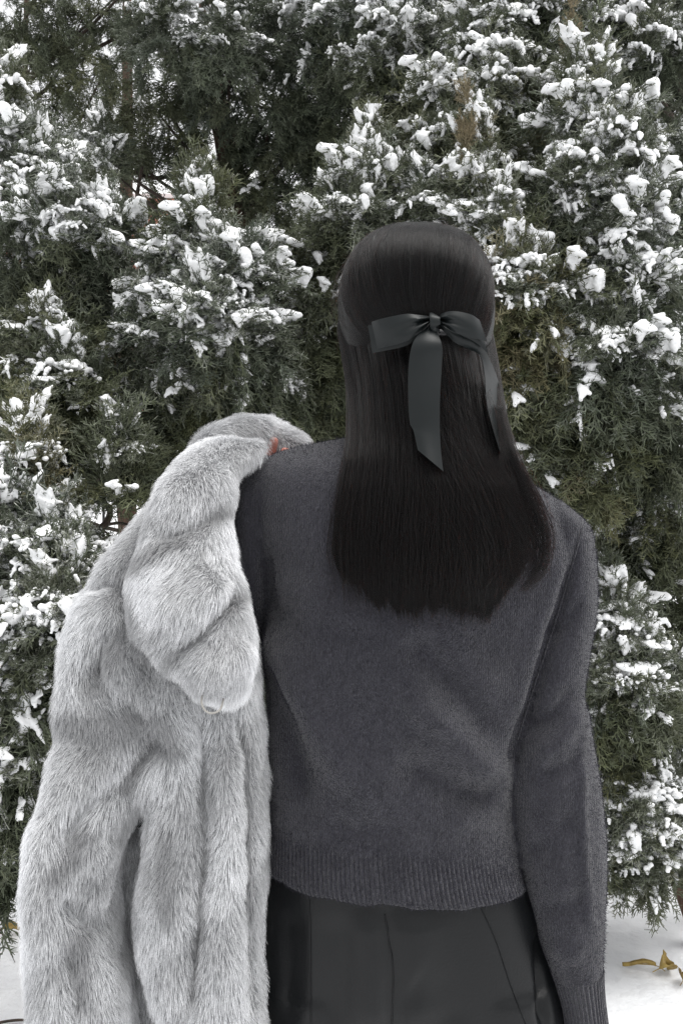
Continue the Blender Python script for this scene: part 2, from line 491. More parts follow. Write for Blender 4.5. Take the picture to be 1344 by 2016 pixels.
# ------------------------------------------------------------------ juniper tufts (shared by all trees)
class Twigs:
    def __init__(s): s.v, s.f, s.tips = [], [], []
    def tube(s, pts, r0, r1, sides=3):
        pts = np.asarray(pts, float); n = len(pts); base = len(s.v)
        ax = pts[-1] - pts[0]; ax /= np.linalg.norm(ax) + 1e-9
        u = np.cross(ax, [0.31, 0.77, 0.55]); u /= np.linalg.norm(u) + 1e-9; w = np.cross(ax, u)
        for i, p in enumerate(pts):
            r = r0 + (r1 - r0) * i / (n - 1)
            for k in range(sides):
                a = 2 * math.pi * k / sides
                s.v.append(p + (u * math.cos(a) + w * math.sin(a)) * r)
        for i in range(n - 1):
            for k in range(sides):
                q = (k + 1) % sides
                s.f.append((base + i * sides + k, base + i * sides + q, base + (i + 1) * sides + q, base + (i + 1) * sides + k))

def unit(v): v = np.asarray(v, float); return v / (np.linalg.norm(v) + 1e-9)

def spray(T, o, d, L, droop, r, snowpts, density=1.0):
    """one flat-ish juniper spray with side branchlets and scale-leaf twigs"""
    n = 9
    pts = [np.array(o, float)]; dd = unit(d)
    for i in range(n):
        dd = unit(dd + np.array([0, 0, droop]) + r.normal(size=3) * 0.07)
        pts.append(pts[-1] + dd * L / n)
    T.tube(pts[::3], 0.0018, 0.0009)
    side = unit(np.cross(dd, [0, 0, 1]) + r.normal(size=3) * 0.35)
    for i in range(1, n + 1):
        for sgn in (-1, 1):
            if r.random() > 0.88 * density: continue
            t = i / n
            l = L * (0.50 * (1 - t) + 0.12) * r.uniform(0.6, 1.15)
            ax = unit(pts[i] - pts[i - 1])
            sd = unit(ax * r.uniform(0.5, 1.0) + sgn * side * 0.8 + r.normal(size=3) * 0.22)
            p0 = pts[i] + (pts[i - 1] - pts[i]) * r.random()
            p1 = p0 + sd * l * 0.55; p2 = p1 + unit(sd + ax * 0.5 + np.array([0, 0, droop * 2])) * l * 0.45
            T.tube([p0, p1, p2], 0.0015, 0.0009)
            snowpts += [p0, p1]
            m = int(3 + l / 0.012)
            for k in range(m):
                q = r.uniform(0.15, 1.0)
                pp = p0 + (p1 - p0) * q / 0.55 if q < 0.55 else p1 + (p2 - p1) * (q - 0.55) / 0.45
                bd = unit(sd * 0.9 + r.normal(size=3) * 0.55 + np.array([0, 0, 0.1]))
                T.tube([pp, pp + bd * r.uniform(0.009, 0.021)], 0.0013, 0.0007)
    snowpts += pts[2:]

TUFT = bpy.data.collections.new('tuft_sources')
SNOWT = bpy.data.collections.new('snow_sources')
KINDS_ = []     # per index: 'U', 'H', 'D'
def lump_mesh(name, centers, radii, voxel, smooth_it=3, jitter=0.0, seed=0):
    bm = bmesh.new()
    for c, r_ in zip(centers, radii):
        bmesh.ops.create_icosphere(bm, subdivisions=2 if r_ > 0.012 else 1, radius=float(r_), matrix=Matrix.Translation(Vector(c)) @ Matrix.Diagonal((1, 1, 0.68, 1)))
    me = bpy.data.meshes.new(name); bm.to_mesh(me); bm.free()
    o = bpy.data.objects.new(name, me); COL.objects.link(o)
    m_ = o.modifiers.new('r', 'REMESH'); m_.mode = 'VOXEL'; m_.voxel_size = voxel; m_.use_smooth_shade = True
    s_ = o.modifiers.new('s', 'SMOOTH'); s_.iterations = smooth_it; s_.factor = 0.5
    me.materials.append(M['snow'])
    bake(o)
    v = get_co(o.data); n_ = get_no(o.data)
    set_co(o.data, v + n_ * (vnoise(v, 22, seed, 2) * 0.0024 + vnoise(v, 70, seed + 3) * 0.0008)[:, None])
    COL.objects.unlink(o)
    return o

def build_tufts():
    kinds = ['U', 'U', 'U', 'H', 'H', 'H', 'H', 'D', 'D', 'D']
    for i, kd in enumerate(kinds):
        r = np.random.default_rng(100 + i)
        T = Twigs(); sp = []
        ns = {'U': 5, 'H': 5, 'D': 5}[kd]
        for s in range(ns):
            if kd == 'U':
                a = r.uniform(0, 6.28); d = [math.cos(a) * 0.35, math.sin(a) * 0.35, 1.0]; dr = 0.03
            elif kd == 'H':
                a = r.normal() * 0.55; e = r.uniform(0.0, 0.7); d = [math.sin(a), -math.cos(a), e]; dr = -0.05
            else:
                a = r.normal() * 0.6; e = r.uniform(-0.6, 0.1); d = [math.sin(a), -math.cos(a) * 0.7, e]; dr = -0.18
            spray(T, r.normal(size=3) * 0.012, d, r.uniform(0.09, 0.15), dr, r, sp)
        me = bpy.data.meshes.new('tuft'); me.from_pydata([tuple(v) for v in T.v], [], T.f); me.materials.append(M['foliage'])
        o = bpy.data.objects.new('juniper_tuft_%02d' % i, me); TUFT.objects.link(o)
        KINDS_.append(kd)
        # snow lodged on the upper side of the same tuft
        sp = np.array(sp)
        if kd == 'U': w = np.exp(-np.linalg.norm(sp - sp.mean(0), axis=1) / 0.04)
        else:
            w = np.exp((sp[:, 2] - sp[:, 2].max()) / 0.03) * np.exp(-np.linalg.norm(sp - sp.mean(0), axis=1) / 0.06)
        cs, rs = [], []
        nseed = {'U': 8, 'H': 10, 'D': 7}[kd]
        for c in r.choice(len(sp), nseed, p=w / w.sum(), replace=False):
            c = sp[c]
            dist = np.linalg.norm(sp - c, axis=1); near = np.where(dist < r.uniform(0.022, 0.046))[0]
            ra = r.uniform(0.0065, 0.0140)
            for q in r.choice(near, min(len(near), 10), replace=False):
                l_ = np.linalg.norm(sp[q] - c); m_ = max(2, int(l_ / 0.0045))
                for k in range(m_ + 1):
                    t_ = k / m_
                    cs.append(c + (sp[q] - c) * t_ + [0, -0.002, 0.005 - 0.003 * t_]); rs.append(ra * (1 - 0.62 * t_ ** 1.5))
        SNOWT.objects.link(lump_mesh('snow_tuft_%02d' % i, cs, rs, 0.0024, 3, seed=i))
    # larger pads, sagging over whole boughs
    for i in range(6):
        r = np.random.default_rng(300 + i)
        cs, rs = [], []
        L = r.uniform(0.05, 0.085)
        for k in range(60):
            a = r.uniform(0, 6.28); q = math.sqrt(r.random()) * L * r.choice([1.0, .7, 1.15])
            x, y = math.cos(a) * q * 1.3, math.sin(a) * q
            cs.append([x, y, -3.5 * q * q + 0.02 + r.normal() * 0.004]); rs.append(r.uniform(0.008, 0.020) * (1.15 - 0.6 * q / L))
        for k in range(9):
            a = r.uniform(0, 6.28); q = L * r.uniform(0.8, 1.1)
            for s in range(3):
                cs.append([math.cos(a) * (q + s * 0.004) * 1.25, math.sin(a) * (q + s * 0.004), -3.5 * q * q + 0.012 - s * 0.009]); rs.append(0.010 - s * 0.002)
        SNOWT.objects.link(lump_mesh('snow_tuft_%02d' % (10 + i), cs, rs, 0.0028, 2, seed=40 + i))
build_tufts()

def gn_scatter(name, pts, rot, scl, idx, tone, collection, parent, kind='stuff', frost=None):
    me = bpy.data.meshes.new(name)
    me.from_pydata([tuple(map(float, p)) for p in pts], [], [])
    a = me.attributes.new('rot', 'FLOAT_VECTOR', 'POINT'); a.data.foreach_set('vector', np.asarray(rot, np.float32).ravel())
    a = me.attributes.new('scl', 'FLOAT', 'POINT'); a.data.foreach_set('value', np.asarray(scl, np.float32))
    a = me.attributes.new('idx', 'INT', 'POINT'); a.data.foreach_set('value', np.asarray(idx, np.int32))
    a = me.attributes.new('tone', 'FLOAT', 'POINT'); a.data.foreach_set('value', np.asarray(tone, np.float32))
    if frost is not None:
        a = me.attributes.new('frost', 'FLOAT', 'POINT'); a.data.foreach_set('value', np.asarray(frost, np.float32))
    o = bpy.data.objects.new(name, me); COL.objects.link(o)
    if parent is not None: child_of(o, parent)
    key = 'scatter_' + collection.name
    ng = bpy.data.node_groups.get(key)
    if ng is None:
        ng = bpy.data.node_groups.new(key, 'GeometryNodeTree')
        ng.interface.new_socket('Geometry', in_out='INPUT', socket_type='NodeSocketGeometry')
        ng.interface.new_socket('Geometry', in_out='OUTPUT', socket_type='NodeSocketGeometry')
        N, L = ng.nodes, ng.links
        gi, go = N.new('NodeGroupInput'), N.new('NodeGroupOutput')
        ci = N.new('GeometryNodeCollectionInfo'); ci.inputs['Collection'].default_value = collection
        ci.inputs['Separate Children'].default_value = True; ci.inputs['Reset Children'].default_value = True
        ip = N.new('GeometryNodeInstanceOnPoints'); ip.inputs['Pick Instance'].default_value = True
        def na(nm, dt):
            q = N.new('GeometryNodeInputNamedAttribute'); q.data_type = dt; q.inputs['Name'].default_value = nm; return q.outputs['Attribute']
        er = N.new('FunctionNodeEulerToRotation')
        L.new(gi.outputs[0], ip.inputs['Points']); L.new(ci.outputs[0], ip.inputs['Instance'])
        L.new(na('idx', 'INT'), ip.inputs['Instance Index'])
        L.new(na('rot', 'FLOAT_VECTOR'), er.inputs[0]); L.new(er.outputs[0], ip.inputs['Rotation'])
        L.new(na('scl', 'FLOAT'), ip.inputs['Scale'])
        L.new(ip.outputs[0], go.inputs[0])
    md = o.modifiers.new('scatter', 'NODES'); md.node_group = ng
    o['kind'] = kind
    return o
#@@TREES
# ------------------------------------------------------------------ the junipers
# bough rows: (px, py, rx_px, ry_px, depth_m, n_tufts, snow 0..1, tone, shape)   shape: 'c' clump, 's' upright spire, 'd' drooping curtain
TREES = []
def tree(name, label, base, trunk, boughs, limbs=(), pads=(), group='snow-laden junipers', trunk_r=0.028):
    TREES.append(dict(name=name, label=label, base=base, trunk=trunk, boughs=boughs, limbs=limbs, pads=pads, group=group, trunk_r=trunk_r))

def grow(spec, seed):
    r = np.random.default_rng(seed)
    bx_, by_ = spec['base']
    root = empty(spec['name'], (bx_, by_, 0))
    tag(root, spec['label'], 'tree', spec['group'])
    trunk = np.array([P(*t) for t in spec['trunk']])
    trunk = np.concatenate([[[bx_, by_, -0.08]], trunk])
    tr = np.linspace(spec['trunk_r'], spec['trunk_r'] * 0.3, len(trunk))
    R_ = tube_path(trunk, np.stack([tr, tr], 1), 12, 40)
    R_ += (vnoise(R_.reshape(-1, 3), 9, seed, 2) * 0.10 * spec['trunk_r']).reshape(R_.shape[:2])[..., None] * (R_ - R_.mean(1, keepdims=True)) / spec['trunk_r']
    mesh('trunk', R_.reshape(-1, 3), loft_faces(40, 12), M['bark'], root)
    dense = catmull(trunk, 60)
    fp, fr, fs, fi, ft, ff = [], [], [], [], [], []
    sp, sr, ss, si = [], [], [], []
    for (px, py, rx, ry, Y, n, snow, tone, shp) in spec['boughs']:
        c = P(px, py, Y); ax = rx / FPX * Y; az_ = ry / FPX * Y; ay = max(0.10, min(ax, 0.30)) * 0.9
        # limb from trunk to the bough
        j = np.argmin(np.abs(dense[:, 2] - (c[2] - 0.6 * az_ - 0.12)) + 0.3 * np.linalg.norm(dense - c, axis=1))
        a = dense[j]; endp = c + [0, 0.02, az_ * 0.3]
        mid = (a + endp) / 2 + [r.normal() * 0.03, r.normal() * 0.03, -0.05]
        rr = tube_path(np.array([a, mid, endp]), [(0.014, 0.014), (0.009, 0.009), (0.003, 0.003)], 6, 12)
        mesh('branch', rr.reshape(-1, 3), loft_faces(12, 6), M['twig_bark'], root)
        n = max(6, int(n * (0.58 if Y < 3.5 else 0.44 if Y < 4.4 else 0.32)))
        if tone > 0.9: ay = 0.04
        for k in range(n):
            while True:
                q = r.uniform(-1, 1, 3)
                l = np.linalg.norm(q)
                if 0.25 < l <= 1: break
            if r.random() < 0.6: q = q / l * r.uniform(0.75, 1.0)
            if shp == 's':        # pointed top
                q[0] *= np.clip(0.95 - 0.75 * q[2], 0.12, 1.2); q[1] *= np.clip(0.95 - 0.75 * q[2], 0.12, 1.2)
            p = c + q * np.array([ax, ay, az_])
            out = q * np.array([1, 1.0, 0.6]); 
            yaw = math.atan2(q[0] * ax, -q[1] * ay) + r.normal() * 0.5     # tufts face -Y when yaw = 0
            up = q[2] + r.normal() * 0.25
            if shp == 's': kd = 'U' if up > -0.35 else 'H'
            elif shp == 'd': kd = 'D' if up < 0.55 else 'H'
            else: kd = 'U' if up > 0.45 else ('H' if up > -0.25 else 'D')
            idx = r.choice([i_ for i_, kk in enumerate(KINDS_) if kk == kd])
            e = (r.normal() * 0.18, r.normal() * 0.18, yaw)
            s = r.uniform(0.75, 1.25)
            if tone > 0.9: kd = 'U'; idx = r.integers(0, 3); s *= 0.5; e = (e[0] * .5, e[1] * .5, e[2])
            tn = np.clip(tone + r.normal() * 0.1, 0, 1)
            fp.append(p - np.array([out[0] * ax, out[1] * ay, 0]) * 0.25); fr.append(e); fs.append(s); fi.append(idx); ft.append(tn)
            expo = np.clip(0.42 + 0.75 * q[2] - 0.45 * q[1], 0, 1.3)
            ff.append(np.clip(0.04 + 0.90 * snow ** 1.3 * expo, 0, 1) * r.uniform(0.4, 1.2))
            if r.random() < snow ** 1.6 * expo * 1.9:
                sp.append(fp[-1]); sr.append(e); ss.append(s * 1.02); si.append(idx)
        npad = int(snow ** 1.6 * n * 0.36)
        for k in range(npad):
            th = r.uniform(0, 6.28); q = np.array([math.cos(th) * r.uniform(0, 0.85), -abs(math.sin(th)) * r.uniform(0.2, 0.9), 0])
            q[2] = math.sqrt(max(0, 1 - q[0] ** 2 - q[1] ** 2)) * 0.85 - r.uniform(0, 0.9)
            if shp == 's': q[:2] *= np.clip(0.9 - 0.75 * q[2], 0.12, 1)
            sp.append(c + q * np.array([ax, ay, az_])); sr.append((r.normal() * 0.3 + 0.35, r.normal() * 0.3, r.uniform(0, 6.28)))
            ss.append(r.uniform(0.35, 1.0)); si.append(10 + r.integers(6))
            for _k in range(2):
                fp.append(sp[-1] + r.normal(size=3) * .015); fr.append((r.normal() * .3, r.normal() * .3, r.normal() * 1.2)); fs.append(r.uniform(.4, .65)); fi.append(r.integers(0, 7)); ft.append(tone); ff.append(.5)
    for (px, py, Y, s) in spec['pads']:
        sp.append(P(px, py, Y)); sr.append((r.normal() * 0.2 + 0.3, r.normal() * 0.2, r.uniform(0, 6.28))); ss.append(s * 1.2); si.append(10 + r.integers(6))
        for _k in range(4):
            fp.append(P(px, py, Y) + r.normal(size=3) * np.array([.03, .015, .02]) * s + np.array([0, 0, -.01])); fr.append((r.normal() * .3, r.normal() * .3, r.normal() * 1.2)); fs.append(r.uniform(.5, .8)); fi.append(r.integers(0, 7)); ft.append(.3); ff.append(.4)
    for lm in spec['limbs']:
        pts = np.array([P(*t[:3]) for t in lm[0]]); rad = np.linspace(lm[1], lm[2], len(pts))
        rr = tube_path(pts, np.stack([rad, rad], 1), 8, 30)
        jit = vnoise(rr.reshape(-1, 3), 14, seed + 5, 2).reshape(30, 8, 1) * 0.12
        rr = rr + jit * (rr - rr.mean(1, keepdims=True))
        b_ = mesh('branch', rr.reshape(-1, 3), loft_faces(30, 8), M['twig_bark'], root)
        if len(lm) > 3 and lm[3]:
            c0 = catmull(pts, 30) + np.array([0, -0.002, 0]); rs_ = catmull(rad[:, None], 30)[:, 0]
            keep = np.ones(len(c0), bool); rs_ = rs_ * (0.95 + 0.3 * vnoise(c0, 8, seed + 9))
            cs = [c + [0, 0, q * 0.75] for c, q, k in zip(c0, rs_, keep) if k]; rs2 = [q * 0.9 for q, k in zip(rs_, keep) if k]
            V_, n0 = [], 0
            so = lump_mesh('snow', np.repeat(np.array(cs), 1, 0), rs2, 0.004, 2, seed=seed)
            COL.objects.link(so); so.parent = b_; so.matrix_parent_inverse = Matrix()
    gn_scatter('foliage', fp, fr, fs, fi, ft, TUFT, root, frost=ff)
    if sp: gn_scatter('snow', sp, sr, ss, si, [0] * len(sp), SNOWT, root)

G, BL, YE, TAN = 0.33, 0.05, 0.6, 1.0
tree('juniper_tree', 'juniper at the left edge with thick snow above drooping dark sprays', (-1.25, 2.95),
     [(-30, 900, 2.95), (-10, 500, 2.95), (12, 200, 2.9)],
     [(15, 215, 26, 75, 2.75, 26, .7, .5, 's'), (30, 330, 90, 80, 2.75, 60, 1, .2, 'c'), (75, 390, 90, 70, 2.7, 55, 1, .2, 'c'),
      (150, 460, 85, 45, 2.65, 46, 1, .2, 'c'), (205, 490, 60, 50, 2.7, 28, .7, .2, 'c'), (50, 500, 110, 100, 2.75, 80, .35, .25, 'd'), (160, 580, 90, 80, 2.8, 60, .2, .25, 'd'),
      (40, 620, 80, 70, 2.85, 50, .3, .3, 'd')])
tree('juniper_tree', 'young cone-shaped juniper heaped with snow left of the person', (-0.42, 2.75),
     [(415, 1000, 2.75), (405, 600, 2.72), (400, 420, 2.7)],
     [(398, 435, 34, 62, 2.62, 44, .7, .45, 's'), (400, 505, 80, 60, 2.6, 70, 1, .15, 'c'), (455, 560, 90, 60, 2.55, 70, 1, .15, 'c'),
      (345, 600, 80, 70, 2.6, 60, 1, .15, 'c'), (420, 640, 110, 70, 2.5, 90, 1, .15, 'c'), (330, 690, 80, 60, 2.6, 55, .7, .2, 'c'), (470, 700, 80, 60, 2.6, 55, .5, .25, 'd'),
      (410, 760, 120, 60, 2.6, 80, .55, .3, 'd'), (300, 790, 80, 55, 2.65, 50, .5, .3, 'd'), (520, 770, 60, 45, 2.7, 34, .5, .3, 'd')])
tree('juniper_tree', 'low juniper under the left-hand snow, with dull green sprays', (-1.15, 2.6),
     [(-40, 1300, 2.6), (10, 1000, 2.6), (100, 720, 2.6)],
     [(110, 680, 80, 60, 2.6, 50, .5, .45, 'c'), (60, 740, 90, 70, 2.6, 60, .35, .45, 'd'), (160, 780, 90, 70, 2.55, 60, .5, .35, 'c'),
      (120, 850, 110, 60, 2.5, 70, .2, .4, 'd'), (240, 850, 90, 60, 2.6, 60, .15, .4, 'd'), (350, 850, 90, 60, 2.8, 50, .1, .4, 'd'),
      (65, 925, 40, 60, 2.3, 34, .6, .6, 's'), (240, 930, 50, 70, 2.3, 44, .5, .4, 's'), (190, 930, 50, 50, 2.5, 30, .4, .3, 'c')],
     limbs=[([(25, 870, 2.9), (26, 950, 2.9), (30, 1010, 2.9)], .012, .012), ([(60, 1130, 2.7), (130, 1075, 2.7), (200, 1040, 2.75), (215, 1000, 2.8), (170, 975, 2.85)], .016, .008),
            ([(90, 1040, 2.8), (150, 1050, 2.8), (230, 1030, 2.8), (280, 1045, 2.8)], .008, .004), ([(130, 1090, 2.75), (190, 1040, 2.75), (240, 1080, 2.75)], .006, .003),
            ([(110, 1060, 2.7), (170, 1065, 2.7), (220, 1100, 2.7)], .006, .003), ([(150, 1110, 2.75), (200, 1060, 2.75), (260, 1060, 2.75)], .005, .003)])
tree('juniper_tree', 'snow-plastered juniper against the left side of the fur coat', (-1.05, 2.35),
     [(-30, 1600, 2.35), (10, 1300, 2.35), (60, 1000, 2.35)],
     [(40, 1000, 60, 60, 2.3, 44, .9, .2, 'c'), (30, 1070, 70, 50, 2.2, 44, .95, .2, 'c'), (100, 1080, 50, 45, 2.2, 34, .9, .2, 'c'), (140, 1125, 50, 40, 2.2, 32, 1, .3, 'c'),
      (55, 1150, 80, 50, 2.2, 48, .7, .3, 'c'), (60, 1240, 60, 50, 2.1, 36, .9, .4, 'c'), (120, 1210, 40, 50, 2.05, 30, 1, .3, 'c'), (40, 1330, 60, 60, 2.1, 50, .6, .35, 'c'), (80, 1390, 50, 60, 2.1, 36, .3, .35, 'd'),
      (20, 1430, 60, 60, 2.1, 46, .4, .3, 'd'), (15, 1510, 45, 45, 2.1, 34, 1, .3, 'c'), (40, 1580, 60, 70, 2.1, 44, .3, .3, 'd'), (5, 1660, 50, 70, 2.15, 44, .25, .3, 'd'), (20, 1720, 40, 40, 2.15, 20, .2, .3, 'd')],
     pads=[(105, 1195, 2.02, .9), (85, 1230, 2.0, 1.0), (70, 1275, 2.0, .8), (110, 1240, 2.0, .8), (45, 1290, 2.0, .6), (15, 1490, 2.05, .9), (40, 1500, 2.05, .6), (10, 1530, 2.05, .6), (20, 1380, 2.05, .6), (70, 1090, 2.1, .8), (90, 1110, 2.1, .7), (130, 1120, 2.1, .7)])
tree('juniper_tree', 'tall juniper with bare reddish trunk and dark drooping sprays, left of centre', (-0.62, 4.1),
     [(490, 800, 4.1), (478, 500, 4.1), (455, 330, 4.1), (420, 150, 4.1), (400, -200, 4.1), (395, -500, 4.1)],
     [(370, 50, 130, 60, 3.7, 90, .6, .15, 'c'), (480, 60, 90, 60, 3.8, 60, .4, .15, 'c'), (330, 100, 90, 60, 3.6, 60, .4, .2, 'd'), (450, 140, 110, 80, 3.6, 80, .35, .15, 'd'),
      (590, 30, 50, 60, 3.7, 40, .9, .15, 'c'), (600, 130, 70, 100, 3.7, 70, .35, .15, 'd'), (540, 210, 100, 90, 3.8, 80, .2, .15, 'd'), (620, 240, 70, 80, 3.9, 50, .2, .2, 'd'),
      (300, 230, 130, 80, 3.9, 70, .08, .45, 'd'), (400, 270, 100, 70, 4.0, 50, .05, .3, 'd'), (240, 310, 90, 70, 4.0, 40, .1, .4, 'd'), (560, 330, 90, 80, 4.0, 60, .1, .3, 'd'), (500, 390, 90, 70, 4.1, 50, .08, .4, 'd'),
      (380, 380, 60, 60, 4.0, 34, .1, .3, 'd'), (180, 300, 50, 40, 3.6, 30, .8, .2, 'c'), (210, 340, 40, 40, 3.6, 26, .7, .2, 'c'), (560, 450, 90, 50, 4.2, 40, .1, .3, 'd'), (330, 430, 60, 50, 4.1, 24, .1, .3, 'd')],
     limbs=[([(440, 560, 3.9), (310, 545, 3.85), (280, 515, 3.8), (250, 490, 3.8)], .035, .018, True), ([(300, 540, 3.85), (285, 480, 3.85), (270, 400, 3.85), (280, 330, 3.85)], .014, .007),
            ([(470, 420, 4.1), (540, 340, 4.05), (600, 290, 4.0), (690, 268, 3.95)], .02, .010, True), ([(470, 470, 4.1), (520, 400, 4.1), (600, 390, 4.05), (660, 400, 4.0)], .016, .007, True),
            ([(470, 400, 4.1), (400, 340, 4.1), (300, 350, 4.05), (230, 320, 4.0)], .016, .007, True), ([(460, 360, 4.1), (380, 290, 4.1), (330, 220, 4.0)], .014, .006),
            ([(520, 510, 3.6), (570, 490, 3.6), (610, 495, 3.6), (600, 520, 3.6), (570, 530, 3.6), (552, 505, 3.6)], .013, .010, True), ([(210, 315, 3.9), (110, 330, 3.9), (130, 355, 3.9), (190, 380, 3.9)], .012, .006),
            ([(480, 500, 4.1), (430, 470, 4.1), (390, 420, 4.1), (360, 340, 4.1)], .012, .005), ([(480, 520, 4.1), (540, 470, 4.1), (580, 420, 4.1)], .010, .004)], trunk_r=0.085,)
tree('juniper_tree', 'dark evergreen filling the top left corner behind the others', (-1.7, 4.9),
     [(60, 700, 4.9), (50, 200, 4.9), (60, -300, 4.9)],
     [(40, 30, 130, 90, 4.6, 119, 0, .3, 'd'), (160, 60, 110, 90, 4.6, 102, .03, .35, 'd'), (60, 140, 120, 80, 4.6, 95, .03, .35, 'd'), (200, 170, 100, 80, 4.6, 50, .05, .45, 'd'), (100, 240, 110, 60, 4.7, 40, .05, .35, 'd'),
      (180, 400, 90, 50, 4.6, 26, .1, .3, 'd'), (230, 10, 100, 80, 4.6, 50, .1, .3, 'd'), (120, -120, 200, 90, 4.6, 60, .3, .3, 'd'), (330, -90, 160, 90, 4.2, 70, .5, .3, 'd'), (500, -90, 160, 90, 4.2, 70, .5, .3, 'd')])
tree('juniper_tree', 'frosted juniper at the top centre above the head', (0.35, 3.9),
     [(800, 700, 3.9), (780, 300, 3.9), (760, -200, 3.9), (760, -400, 3.9)],
     [(720, 40, 110, 60, 3.5, 80, .75, .15, 'c'), (840, 60, 90, 60, 3.5, 70, .8, .2, 'c'), (760, 120, 120, 60, 3.45, 90, .75, .25, 'c'), (850, 130, 70, 50, 3.4, 50, .8, .2, 'c'), (690, 160, 70, 70, 3.6, 50, .45, .2, 'd'),
      (770, 200, 100, 60, 3.5, 66, .55, .35, 'd'), (700, 250, 70, 70, 3.7, 40, .15, .3, 'd'), (820, 260, 70, 50, 3.5, 44, .6, .4, 'c'), (790, 320, 90, 70, 3.6, 56, .3, .45, 'd'), (650, 330, 70, 60, 3.9, 34, .2, .3, 'd'), (720, -80, 200, 80, 3.7, 80, .4, .3, 'd')])
tree('juniper_tree', 'snowy juniper with a pointed tip directly behind the head', (0.15, 2.9),
     [(740, 900, 2.9), (730, 500, 2.9), (720, 320, 2.85)],
     [(722, 320, 26, 50, 2.8, 30, .8, .5, 's'), (715, 385, 60, 50, 2.75, 60, .95, .3, 'c'), (690, 445, 80, 50, 2.7, 66, .9, .35, 'c'), (790, 410, 60, 40, 2.75, 46, .7, .3, 'c'), (840, 420, 50, 30, 2.7, 34, 1, .2, 'c'), (760, 460, 80, 50, 2.75, 50, .7, .3, 'c'),
      (630, 520, 70, 60, 2.85, 50, .5, .5, 'c'), (600, 590, 70, 70, 2.9, 50, .35, .5, 'd'), (640, 640, 60, 80, 2.8, 56, .4, .4, 'd'), (580, 690, 70, 70, 2.95, 44, .25, .4, 'd'), (640, 760, 70, 80, 2.9, 56, .2, .4, 'd'), (560, 800, 70, 50, 2.9, 40, .3, .4, 'd'), (640, 850, 60, 50, 2.9, 40, .1, .4, 'd')],
     pads=[(830, 400, 2.6, .7), (850, 415, 2.6, .6), (815, 390, 2.62, .4)])
tree('juniper_tree', 'juniper with dry tan spire and snow-capped boughs, just right of the head', (0.75, 2.95),
     [(1000, 900, 2.95), (960, 500, 2.95), (925, 260, 2.9)],
     [(918, 270, 9, 105, 2.6, 22, .05, 1.0, 's'), (935, 350, 45, 70, 2.65, 50, .8, .5, 's'), (930, 430, 60, 50, 2.6, 52, .95, .3, 'c'), (870, 190, 34, 30, 2.9, 26, 1, .4, 'c'), (868, 280, 30, 30, 2.85, 26, 1, .4, 'c'),
      (860, 350, 60, 60, 2.85, 40, .4, .5, 'd'), (1010, 330, 80, 60, 2.9, 44, .35, .55, 'd'), (1030, 410, 80, 70, 2.85, 56, .25, .65, 'd'), (975, 460, 50, 40, 2.55, 36, .9, .4, 'c'), (1010, 530, 70, 40, 2.6, 40, .45, .6, 'd'),
      (1000, 560, 60, 40, 2.45, 44, .9, .6, 'c'), (1060, 590, 70, 45, 2.5, 46, .8, .55, 'c'), (1040, 670, 90, 60, 2.5, 80, .25, .7, 'd'), (1080, 740, 80, 60, 2.55, 66, .15, .7, 'd'), (1030, 780, 60, 70, 2.55, 56, .3, .5, 'd'), (1060, 860, 70, 50, 2.6, 50, .3, .45, 'd'), (1060, 930, 70, 50, 2.6, 46, .5, .4, 'd')],
     pads=[(868, 185, 2.82, .8), (868, 272, 2.76, .7), (1065, 580, 2.42, .8), (1045, 575, 2.42, .6), (985, 560, 2.4, .7), (1010, 585, 2.4, .6)])
tree('juniper_tree', 'column-like juniper topped with big white snow lumps, upper right of the head', (0.85, 3.25),
     [(1010, 800, 3.25), (1000, 400, 3.25), (985, 80, 3.2), (1000, -150, 3.2)],
     [(1010, 20, 70, 50, 3.0, 60, 1, .3, 'c'), (950, 70, 50, 45, 3.0, 44, 1, .3, 'c'), (975, 130, 50, 45, 2.95, 44, 1, .3, 'c'), (1000, 190, 55, 50, 2.9, 52, 1, .35, 'c'), (965, 220, 40, 40, 2.9, 34, .9, .45, 'c'), (1050, 130, 60, 70, 3.05, 50, .5, .25, 'd'), (1040, 240, 60, 60, 3.0, 44, .45, .4, 'd'), (1060, 60, 60, 50, 3.05, 44, .7, .2, 'c'), (1000, -60, 120, 60, 3.1, 50, .7, .3, 'c')],
     pads=[(975, 105, 2.82, .9), (1000, 165, 2.8, 1.0), (985, 185, 2.8, .7), (1005, 30, 2.9, .8), (945, 65, 2.9, .8), (960, 45, 2.9, .6), (970, 215, 2.8, .5)])
